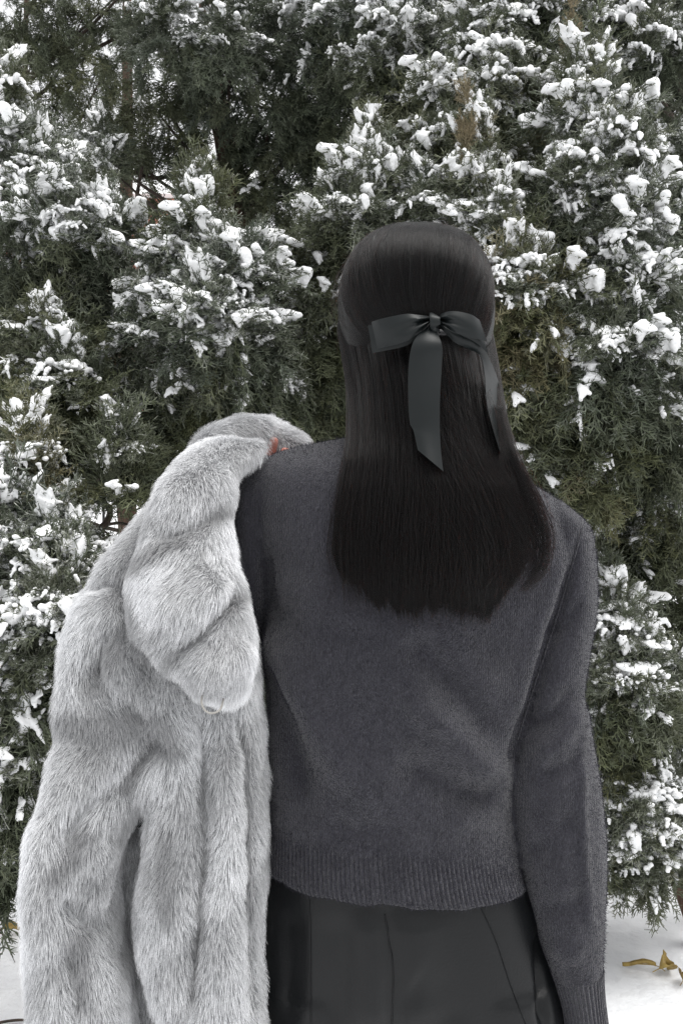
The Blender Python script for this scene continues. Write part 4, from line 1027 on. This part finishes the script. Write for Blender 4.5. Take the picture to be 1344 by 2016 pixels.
def top_strands(n, seed):
    r = np.random.default_rng(seed)
    nl = 170
    le = np.linspace(-1, 1, nl); lock = r.integers(0, nl, n); lsh = r.random(nl)
    m_ = 16
    t = np.linspace(0, 1, m_)[:, None]
    out = np.empty((n, m_, 3))
    xB = lambda e: 842 + (105 if e > 0 else 112) * e
    Eb = [(head_pt(xB(e), 646 + 34 * e * e + 4 * math.sin(9 * e)) - HC) for e in le]
    Mb = []
    for e in le:
        q = math.copysign(abs(e) ** 0.9, e); Mb.append(head_pt(818 + 150 * q, 560 + 30 * abs(q)) - HC)
    es = np.empty(n)
    for i in range(n):
        e = r.uniform(-1, 1); es[i] = e
        k = int(np.clip((e + 1) / 2 * (nl - 1), 0, nl - 1))
        k2 = int(np.clip(k + r.normal() * (11 if r.random() < .35 else 3), 0, nl - 1))
        S = np.array([0.012 + 0.045 * e + r.normal() * 0.004, r.uniform(-0.035, 0.05) if abs(e) < .8 else r.uniform(-0.01, 0.06), 0.104 - 0.02 * abs(e)])
        A, B, C_ = S, Mb[k], Eb[k2]
        ctrl = B * 2 - (A + C_) / 2
        ctrl = B + (ctrl - B) * r.uniform(.6, .9)
        out[i] = (1 - t) ** 2 * A + 2 * t * (1 - t) * ctrl + t ** 2 * C_
    tt = np.linspace(0, 1, m_)[None]
    lump = np.sin(es[:, None] * 23 + tt * 2.2) * .5 + np.sin(es[:, None] * 61 - tt * 3.1 + 1) * .35 + np.sin(es[:, None] * 131 + tt * 5) * .2
    k_ = 1.0 + (r.uniform(0, 0.020, n)[:, None] + 0.010 * (lump + 1)) * np.sin(np.linspace(0.12, 1, m_) * math.pi)[None] ** .6
    nrm = pnorm(out / HR)
    pts = HC + out / nrm[..., None] * k_[..., None] + r.normal(size=(n, 1, 3)) * 0.0008
    rad = np.array([[.00013] * m_]) * np.where(r.random(n) < .10, 1.9, 1.0)[:, None]
    sh = 0.30 + 0.22 * np.sin(es * 23) + 0.15 * np.sin(es * 61 + 1)
    return pts, rad, np.clip(sh * .6 + r.random(n) ** 2 * .7, 0, 1) ** 1.4

def side_strands(n, seed):
    """hair from the temples swept back to the clip"""
    r = np.random.default_rng(seed)
    m_ = 14; t = np.linspace(0, 1, m_)[:, None]
    out = np.empty((n, m_, 3)); sh = np.empty(n)
    for i in range(n):
        s_ = -1 if r.random() < 0.55 else 1
        h = r.random()
        A = np.array([s_ * 0.080, 0.06, 0.075 - 0.105 * h])
        end = head_pt(752 + r.normal() * 9, 648 + 36 * h + r.normal() * 4) if s_ < 0 else head_pt(930 + r.normal() * 8, 638 + 32 * h + r.normal() * 4)
        C_ = end - HC
        B = np.array([s_ * 0.097, -0.035, 0.055 - 0.105 * h]) + r.normal(size=3) * 0.006
        out[i] = (1 - t) ** 2 * A + 2 * t * (1 - t) * B + t ** 2 * C_
        sh[i] = (math.sin(h * 40) * .5 + .5) * .6 + r.random() * .4
    nrm = pnorm(out / HR)
    k_ = 1.0 + r.uniform(0.005, 0.035, n)[:, None] * np.sin(np.linspace(0.2, 1, m_) * math.pi)[None] ** .5
    return HC + out / nrm[..., None] * k_[..., None], np.array([[.00013] * m_]), sh ** 1.5

def fly_strands(n, seed):
    r = np.random.default_rng(seed); m_ = 16; t = np.linspace(0, 1, m_)
    out = np.empty((n, m_, 3))
    for i in range(n):
        q = r.random()
        if q < .45:      # wisps blown out at the right
            e0 = r.uniform(.45, 1); y0 = r.uniform(740, 900); y1 = r.uniform(1040, 1165); e = e0 + (r.uniform(.85, 1.45) - e0) * t ** 1.4 - 0.30 * r.random() * t ** 6; y = y0 + (y1 - y0) * t
        elif q < .68:    # crossing strands
            e0 = r.uniform(-.3, .5); e = e0 + r.uniform(.2, .6) * t; y0 = r.uniform(720, 950); y = y0 + r.uniform(100, 320) * t
        else:
            e0 = r.uniform(-1.0, .4); e = e0 + r.normal() * .12 * t; y0 = r.uniform(700, 900); y = y0 + (r.uniform(1100, 1215) - y0) * t
        out[i] = lower_pt(e, y, 0.007 + 0.008 * np.sin(t * 3.1) * r.random())
    return out, np.array([[.00011] * (m_ - 2) + [.00008, .00004]]), r.uniform(.3, 1, n)

def over_tail(n, seed):
    r = np.random.default_rng(seed); m_ = 12; t = np.linspace(0, 1, m_)
    out = np.empty((n, m_, 3))
    for i in range(n):
        x0, y0 = r.uniform(905, 965), r.uniform(725, 800); x1, y1 = x0 + r.uniform(10, 60), r.uniform(880, 1000)
        x = x0 + (x1 - x0) * t ** 1.2; y = y0 + (y1 - y0) * t; dep = np.interp(t, [0, .25, .6, 1], [1.03, 1.0, .99, .985]) + r.normal() * .003
        out[i] = np.stack([(x - 672) / FPX * dep, dep, CAMZ - (y - 1008) / FPX * dep], -1)
    return out, np.array([[.00014] * (m_ - 2) + [.0001, .00005]]), r.uniform(.1, .9, n) ** 1.5
def arcs(n, seed):
    r = np.random.default_rng(seed); m_ = 18; out = np.empty((n, m_, 3))
    for i in range(n):
        w = r.random()
        ctrl = np.array([(975 + 15 * w, 800), (1005 + 18 * w, 900), (1040 + 26 * w, 985), (1062 + 28 * w, 1060), (1056 + 26 * w - 10 * r.random(), 1120), (1030 + 20 * w - 20 * r.random(), 1165)]) + r.normal(size=(6, 2)) * 2.5
        c = catmull(ctrl, m_); dep = np.interp(c[:, 1], [800, 900, 1000, 1170], [1.03, .995, .985, .985]) - .012 * r.random()
        out[i] = np.stack([(c[:, 0] - 672) / FPX * dep, dep, CAMZ - (c[:, 1] - 1008) / FPX * dep], -1)
    return out, np.array([[.00014] * (m_ - 3) + [.0001, .00008, .00004]]), r.uniform(0, .35, n)
def crown_fly(n, seed):
    r = np.random.default_rng(seed); m_ = 8; t = np.linspace(0, 1, m_)[None, :, None]
    th = r.uniform(-1.5, 1.5, n); y = r.uniform(-.06, .03, n)
    d = np.stack([np.sin(th) * HR[0], y, np.cos(th) * HR[2]], 1); d = d / pnorm(d / HR)[:, None]
    tg = np.stack([np.cos(th) * np.sign(r.normal(size=n)), r.normal(size=n) * .6, -np.sin(np.abs(th))], 1); tg /= np.linalg.norm(tg, axis=1)[:, None]
    L = r.uniform(.02, .06, n)[:, None, None]
    pts = HC + d[:, None] * (1.01 + r.uniform(.01, .05, n)[:, None, None] * np.sin(t * 3.0)) + tg[:, None] * t * L - np.array([0, 0, 1]) * (t * L) ** 2 * 5
    return pts, np.array([[.00008] * (m_ - 1) + [.00003]]), r.uniform(.2, .8, n)
for (pts, rad, sh) in (crown_fly(420, 9), lower_strands(26000, 1), top_strands(17000, 2), side_strands(6000, 3), fly_strands(2200, 4), over_tail(50, 6), arcs(90, 7)):
    f = hair_obj('strands', pts, rad, M['head_hair'], None, {'shade': sh}); f.parent = hair_o; f['kind'] = 'stuff'

# ------------------------------------------------------------------ ribbon bow clipped in the hair
bow = empty('hair_bow', tuple(P(856, 640, 1.0)))
tag(bow, 'dark satin ribbon bow with two long tails clipped at the back of the hair', 'hair bow')
def ribbon(name, ea, eb, depth, bulge=0.0, nu=40, nv=14, thick=0.0005, wave=None):
    """strip between two edge polylines (photo px) at given depths along the strip"""
    A, B = catmull(np.array(ea, float), nu), catmull(np.array(eb, float), nu)
    D = catmull(np.array(depth, float)[:, None], nu)[:, 0]
    v = np.linspace(0, 1, nv)
    V = []
    for i in range(nu):
        for w in v:
            x, y = A[i] + (B[i] - A[i]) * w
            q = D[i] - bulge * math.sin(math.pi * w) + (wave(i / (nu - 1), w) if wave else 0)
            V.append(P(x, y, q))
    F = [(i * nv + j, i * nv + j + 1, (i + 1) * nv + j + 1, (i + 1) * nv + j) for i in range(nu - 1) for j in range(nv - 1)]
    o = mesh(name, V, F, M['satin'], None)
    s_ = o.modifiers.new('t', 'SOLIDIFY'); s_.thickness = thick; s_.offset = 0
    es_ = o.modifiers.new('e', 'EDGE_SPLIT'); es_.split_angle = math.radians(50)
    child_of(o, bow)
    return o
sin = math.sin
pinch = lambda u, w: 0.008 * math.exp(-(u / .26) ** 2) * math.cos(w * 4 * math.pi) + 0.0035 * math.exp(-((w - .35 - .35 * u) / .16) ** 2) * math.exp(-((u - .35) / .3) ** 2)
ribbon('loop', [(848, 624), (838, 622), (820, 620), (800, 618), (770, 623), (745, 629), (731, 634)], [(848, 634), (840, 640), (826, 653), (808, 668), (788, 676), (765, 682), (743, 687)],
       [.985, .978, .973, .972, .976, .985, .996], .003, wave=pinch)
ribbon('loop', [(846, 628), (820, 630), (790, 632), (760, 634), (724, 641)], [(846, 636), (825, 662), (800, 680), (770, 688), (733, 695)], [.990, .986, .988, .993, 1.002], .002)
ribbon('loop', [(864, 624), (868, 618), (884, 613), (905, 614), (928, 620), (943, 630)], [(864, 634), (876, 643), (892, 653), (912, 661), (936, 667), (958, 672)],
       [.985, .974, .966, .965, .970, .980], .003, wave=pinch)
ribbon('loop', [(858, 628), (890, 640), (915, 650), (940, 655), (948, 658)], [(858, 634), (888, 655), (915, 664), (938, 676), (960, 696)], [.990, .984, .982, .984, .990], .002)
ribbon('tail', [(848, 638), (838, 646), (822, 660), (810, 682), (804, 720), (803, 780), (806, 830), (814, 850), (822, 886)], [(852, 638), (856, 648), (864, 664), (870, 685), (869, 720), (866, 770), (865, 830), (867, 885), (872, 928)],
       [.984, .976, .968, .966, .970, .973, .972, .968, .964], .004, nu=70,
       wave=lambda u, w: 0.006 * math.exp(-((u - .07) / .06) ** 2) * math.cos((w - .5) * 4 * math.pi) + 0.0035 * sin(u * 9 + w * 1.2))
ribbon('tail', [(857, 634), (874, 654), (895, 674), (920, 686), (944, 700), (953, 735), (957, 790), (967, 835), (984, 888)], [(861, 630), (888, 645), (915, 655), (945, 675), (968, 718), (983, 760), (992, 805), (992, 850), (986, 898)],
       [.988, .984, .984, .990, 1.004, 1.018, 1.012, 1.000, .990], .003, nu=70, wave=lambda u, w: 0.060 * max(0, min(1, (u - .40) * 4)) * (w - 0.2))
kn = tube_path(np.array([P(857, 622, .992), P(856, 623, .974), P(856, 630, .969), P(857, 642, .972), P(858, 646, .990)]), [(.0072, .0016), (.0068, .0018), (.0060, .0018), (.0066, .0018), (.0072, .0016)], 16, 24)
mesh('knot', kn.reshape(-1, 3), loft_faces(24, 16), M['satin'], bow)
cl = tube_path(np.array([P(735, 668, 1.030), P(790, 662, 1.014), P(850, 655, 1.010), P(920, 655, 1.018), P(945, 662, 1.032)]), [(.004, .002)] * 5, 8, 30)
mesh('clip', cl.reshape(-1, 3), loft_faces(30, 8), M['iron'], bow)

# ------------------------------------------------------------------ fur coat
coat = empty('fur_coat', tuple(P(300, 1500, 1.06)))
tag(coat, 'pale grey faux fur coat hanging over the person’s left shoulder'.replace('’', "'"), 'coat')
upper = ring_loft([(330, 960, 430, 960, 1.08, .035), (268, 1035, 450, 1030, 1.07, .055), (212, 1105, 465, 1100, 1.06, .070), (160, 1180, 480, 1170, 1.055, .080), (136, 1260, 495, 1250, 1.05, .085), (124, 1350, 505, 1350, 1.05, .085), (120, 1440, 512, 1440, 1.05, .082), (124, 1510, 516, 1510, 1.05, .075), (140, 1570, 516, 1560, 1.05, .05)], 72, 60, 2.3)
right = ring_loft([(300, 1400, 500, 1400, 1.055, .07), (300, 1500, 514, 1500, 1.05, .078), (300, 1580, 518, 1580, 1.05, .080), (306, 1640, 520, 1640, 1.05, .080), (284, 1720, 518, 1720, 1.05, .082), (280, 1800, 510, 1800, 1.05, .082), (292, 1880, 510, 1880, 1.05, .082), (316, 1950, 518, 1950, 1.05, .082), (346, 2020, 526, 2020, 1.05, .082), (350, 2100, 534, 2100, 1.05, .08), (360, 2260, 540, 2260, 1.05, .07)], 72, 80, 2.3)
body_panel = multi_loft('body_panel', [upper, right], M['fur_base'], coat, 0.006, 8)
creases(body_panel, [(((392, 1330), (400, 1450), (402, 1560), (405, 1680), (398, 1800), (382, 1920), (370, 2040)), 13, -.016), (((462, 1380), (476, 1500), (480, 1640), (482, 1800), (490, 2000)), 9, -.012),
                     (((300, 1350), (330, 1440), (345, 1560), (340, 1700), (335, 1850)), 30, .010), (((440, 1420), (445, 1600), (440, 1800), (440, 2000)), 24, .010),
                     (((215, 1220), (190, 1290), (170, 1340)), 18, -.010), (((250, 1240), (300, 1300), (370, 1370)), 20, .008), (((150, 1300), (230, 1390), (310, 1420)), 20, -.008), (((110, 1160), (190, 1150), (250, 1140)), 14, -.008), (((235, 1100), (240, 1200), (270, 1290), (340, 1350)), 14, -.012),
                     (((240, 1530), (290, 1480), (330, 1440)), 16, -.010)], k=1.7, kw=1.25)
sleeve = multi_loft('sleeve', [ring_loft([(132, 1420, 330, 1400, 1.05, .060), (116, 1480, 320, 1470, 1.035, .075), (98, 1550, 300, 1540, 1.03, .080), (82, 1620, 262, 1610, 1.03, .080), (74, 1700, 222, 1690, 1.03, .078), (72, 1780, 220, 1770, 1.03, .075), (72, 1850, 230, 1845, 1.03, .075), (72, 1930, 246, 1925, 1.03, .075), (74, 2020, 254, 2020, 1.03, .075), (60, 2120, 270, 2120, 1.03, .072), (66, 2240, 262, 2240, 1.03, .065)], 64, 80, 2.2)], M['fur_base'], coat, 0.006, 6)
creases(sleeve, [(((290, 1500), (210, 1560), (150, 1620), (120, 1680)), 20, -.012), (((120, 1760), (150, 1800), (200, 1830)), 16, -.010), (((130, 1860), (150, 1950), (150, 2050)), 20, -.010), (((90, 1600), (80, 1750), (90, 1900)), 24, .006), (((200, 1640), (190, 1720), (180, 1780)), 24, .008), (((200, 1870), (215, 1950), (215, 2040)), 24, .006)], k=1.7, kw=1.2)
lining = multi_loft('lining', [ring_loft([(236, 1620, 330, 1610, 1.105, .02), (232, 1750, 330, 1750, 1.11, .02), (240, 1900, 340, 1900, 1.11, .02), (250, 2100, 350, 2100, 1.11, .02), (255, 2240, 350, 2240, 1.11, .02)], 24, 20)], M['coat_lining'], coat)
hang = multi_loft('facing', [ring_loft([(236, 1630, 310, 1625, 1.09, .014), (228, 1720, 300, 1720, 1.09, .016), (240, 1850, 310, 1850, 1.088, .016), (268, 1960, 330, 1960, 1.08, .016), (272, 2050, 345, 2050, 1.075, .018), (276, 2200, 350, 2200, 1.075, .018)], 24, 20)], M['fur_base'], coat)
flap = multi_loft('collar', [ring_loft([(408, 868, 520, 872, 1.06, .022), (372, 895, 500, 900, 1.045, .034), (336, 940, 462, 938, 1.02, .042), (306, 1005, 452, 1005, 1.0, .048), (282, 1080, 452, 1078, .985, .050), (264, 1150, 466, 1140, .975, .052), (262, 1205, 486, 1195, .97, .052), (288, 1262, 492, 1260, .965, .050), (340, 1308, 490, 1316, .965, .046), (386, 1345, 486, 1350, .97, .036), (408, 1372, 474, 1374, .975, .020)], 64, 70, 2.3)], M['fur_base'], coat, 0.006, 4)
creases(flap, [(((300, 1060), (370, 1040), (440, 1000)), 16, -.006), (((330, 1290), (390, 1250), (450, 1180), (480, 1160)), 13, -.013), (((300, 1180), (380, 1200), (440, 1140)), 40, .008), (((380, 1330), (440, 1310), (490, 1270)), 26, .006), (((310, 980), (380, 960), (450, 940)), 30, .005)], k=1.8, kw=1.15)
roll = multi_loft('collar_roll', [tube_path(np.array([P(396, 912, 1.12), P(424, 884, 1.16), P(474, 864, 1.21), P(525, 864, 1.24), P(572, 880, 1.25), P(604, 908, 1.26)]), [(.012, .02), (.020, .035), (.0225, .045), (.0205, .045), (.017, .040), (.010, .022)], 32, 40)], M['fur_base'], coat)
lp = tube_path(np.array([P(401, 1358, .925), P(397, 1382, .905), P(405, 1400, .900), P(420, 1404, .900), P(434, 1396, .904), P(440, 1376, .925)]), [(.0011, .0011)] * 6, 8, 40)
mats_thread, nt_, b_ = new_mat('thread'); b_.inputs['Base Color'].default_value = (0.30, 0.29, 0.27, 1); b_.inputs['Roughness'].default_value = .8
mesh('button_loop', lp.reshape(-1, 3), loft_faces(40, 8), mats_thread, coat)

BANDS_AND_SHADE = [(270, 1110, 350, 1060, 16), (350, 1060, 440, 1000, 16), (335, 1300, 400, 1240, 14), (400, 1240, 480, 1160, 14), (180, 1350, 240, 1250, 22), (150, 1420, 300, 1430, 30), (300, 1430, 330, 1470, 24), (250, 1540, 310, 1470, 16), (150, 1850, 160, 1960, 20), (110, 1720, 170, 1640, 16), (400, 1500, 402, 1700, 10), (402, 1700, 380, 1950, 12), (478, 1450, 484, 1800, 9), (330, 1640, 330, 1800, 14), (250, 1160, 290, 1280, 14)]
def fur(o, n, seed, length=0.0135, comb=(0, 0, -1.0), splay=None):
    p, nn = sample_surface(o.data, n, lambda m_, k_: (k_[:, 1] < 0.55) * (m_[:, 2] > 0.66), seed)
    r = np.random.default_rng(seed)
    g = np.tile(np.array(comb, float), (n, 1))
    fl = np.stack([vnoise(p, 7, 21, 2), 0 * p[:, 0], 0.4 * vnoise(p, 7, 22, 2)], 1) * 0.55       # locks lean different ways
    cl_ = np.stack([vnoise(p, 60, 31), vnoise(p, 60, 32), vnoise(p, 60, 33)], 1) * 0.15           # tufting
    g = g + fl + cl_
    if splay is not None: g += splay(p)
    g -= nn * np.sum(g * nn, 1)[:, None]
    d = nn * 0.90 + g * 0.50 + r.normal(size=(n, 3)) * 0.13
    d /= np.linalg.norm(d, axis=1)[:, None]
    ln = (length * r.uniform(0.55, 1.15, n) * (1 + 0.2 * vnoise(p, 25, 41)))[:, None]
    und = r.random(n) < 0.25
    ln[und] *= 0.6
    m_ = 5; t = np.linspace(0, 1, m_)
    pts = np.stack([p - nn * 0.001 + d * ln * q + (g * 0.25 + np.array([0, 0, -0.2])) * ln * q * q - nn * ln * 0.25 * q ** 3 for q in t], 1)
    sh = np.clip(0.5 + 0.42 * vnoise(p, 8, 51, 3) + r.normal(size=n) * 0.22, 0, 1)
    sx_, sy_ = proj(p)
    for (ax, ay, bx2, by2, w_) in BANDS_AND_SHADE:      # dark pelt stripes, plus shade of the coat's folds painted into the fur colour
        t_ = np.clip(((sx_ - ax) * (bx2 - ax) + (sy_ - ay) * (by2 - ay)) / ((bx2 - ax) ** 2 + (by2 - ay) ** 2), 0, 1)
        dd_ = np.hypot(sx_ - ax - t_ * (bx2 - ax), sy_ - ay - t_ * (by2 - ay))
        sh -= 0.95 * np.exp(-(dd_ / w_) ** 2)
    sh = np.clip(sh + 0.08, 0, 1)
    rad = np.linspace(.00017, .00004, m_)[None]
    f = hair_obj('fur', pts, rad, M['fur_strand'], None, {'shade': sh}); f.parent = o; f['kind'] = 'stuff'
left_fan = lambda p: np.stack([np.clip((0.0 - (p[:, 0] + 0.24)) * 3.0, -.8, .8), 0 * p[:, 0], 0 * p[:, 0]], 1) * 0
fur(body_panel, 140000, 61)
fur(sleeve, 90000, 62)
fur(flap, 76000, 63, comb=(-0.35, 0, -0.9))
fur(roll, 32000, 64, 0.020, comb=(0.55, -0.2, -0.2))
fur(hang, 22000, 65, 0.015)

# ------------------------------------------------------------------ fallen leaves and twigs on the snow
def leaf(label, px, py, L, W, yaw, tilt, curl, mat, group='fallen leaves'):
    Y = 0
    # ground hit under the pixel
    Y = CAMZ / ((py - 1008) / FPX); pos = P(px, py, Y); z = ground_z(pos[0], pos[1])
    Y = (CAMZ - z) / ((py - 1008) / FPX); pos = P(px, py, Y)
    o = empty('fallen_leaf', (pos[0], pos[1], ground_z(pos[0], pos[1]) + 0.004)); o.rotation_euler = (tilt, 0.1, yaw)
    tag(o, label, 'leaf', group)
    nu, nv = 16, 7
    V = []
    for i in range(nu):
        u = i / (nu - 1)
        w = W * math.sin(math.pi * u ** 0.8) ** 0.8 * (1 + .22 * math.sin(u * 21)) + 0.0006
        for j in range(nv):
            v = (j / (nv - 1) - .5)
            V.append((L * (u - .5), v * w, curl * (abs(v) * 2) ** 2 * W + .5 * curl * W * math.sin(u * 5) + .012))
    F = [(i * nv + j, i * nv + j + 1, (i + 1) * nv + j + 1, (i + 1) * nv + j) for i in range(nu - 1) for j in range(nv - 1)]
    b_ = mesh('blade', V, F, mat, None); s_ = b_.modifiers.new('t', 'SOLIDIFY'); s_.thickness = .0008; b_.parent = o
    rr = tube_path(np.array([(-L * .75, .004, .002), (-L * .5, 0, .012 + .2 * curl * W), (0, 0, .012 + .3 * curl * W), (L * .45, 0, .012)]), [(.0012, .0012)] * 3 + [(.0004, .0004)], 6, 20)
    st = mesh('stem', rr.reshape(-1, 3), loft_faces(20, 6), mat, None); st.parent = o
leaf('long yellow willow-shaped leaf lying on the snow by the right cuff', 1258, 1912, .095, .022, 2.8, .2, .5, M['dry_leaf'])
leaf('broad yellow leaf curled on the snow near the right edge', 1304, 1914, .062, .050, .6, .5, .6, M['dry_leaf'])
leaf('brown leaf cut by the right edge of the picture', 1340, 1936, .050, .034, 1.2, .3, .5, M['brown_leaf'])
leaf('yellow-brown leaf on the snow at the lower left edge', 28, 1838, .075, .030, .3, .3, .4, M['dry_leaf'])
leaf('small brown leaf lodged under the lowest bough at right', 1262, 1768, .045, .030, 1.9, .5, .5, M['brown_leaf'])
def twig(label, pts, r0):
    W_ = []
    for (x, y, up) in pts:
        Y = CAMZ / ((y - 1008) / FPX); q = P(x, y, Y); W_.append((q[0], q[1], ground_z(q[0], q[1]) + .004 + up))
    rr = tube_path(np.array(W_), [(r0, r0)] * (len(W_) - 1) + [(r0 * .4, r0 * .4)], 6, 24)
    o = mesh('fallen_twig', rr.reshape(-1, 3), loft_faces(24, 6), M['twig_bark'])
    tag(o, label, 'twig', 'twigs on the snow')
twig('forked bare twig on the snow at the bottom left corner', [(-30, 2004, 0), (10, 1998, .004), (40, 1995, .006), (60, 1990, 0)], .004)
twig('thin dark stick slanting into the snow at the left edge', [(-12, 1828, .03), (8, 1862, .02), (30, 1893, 0)], .0022)
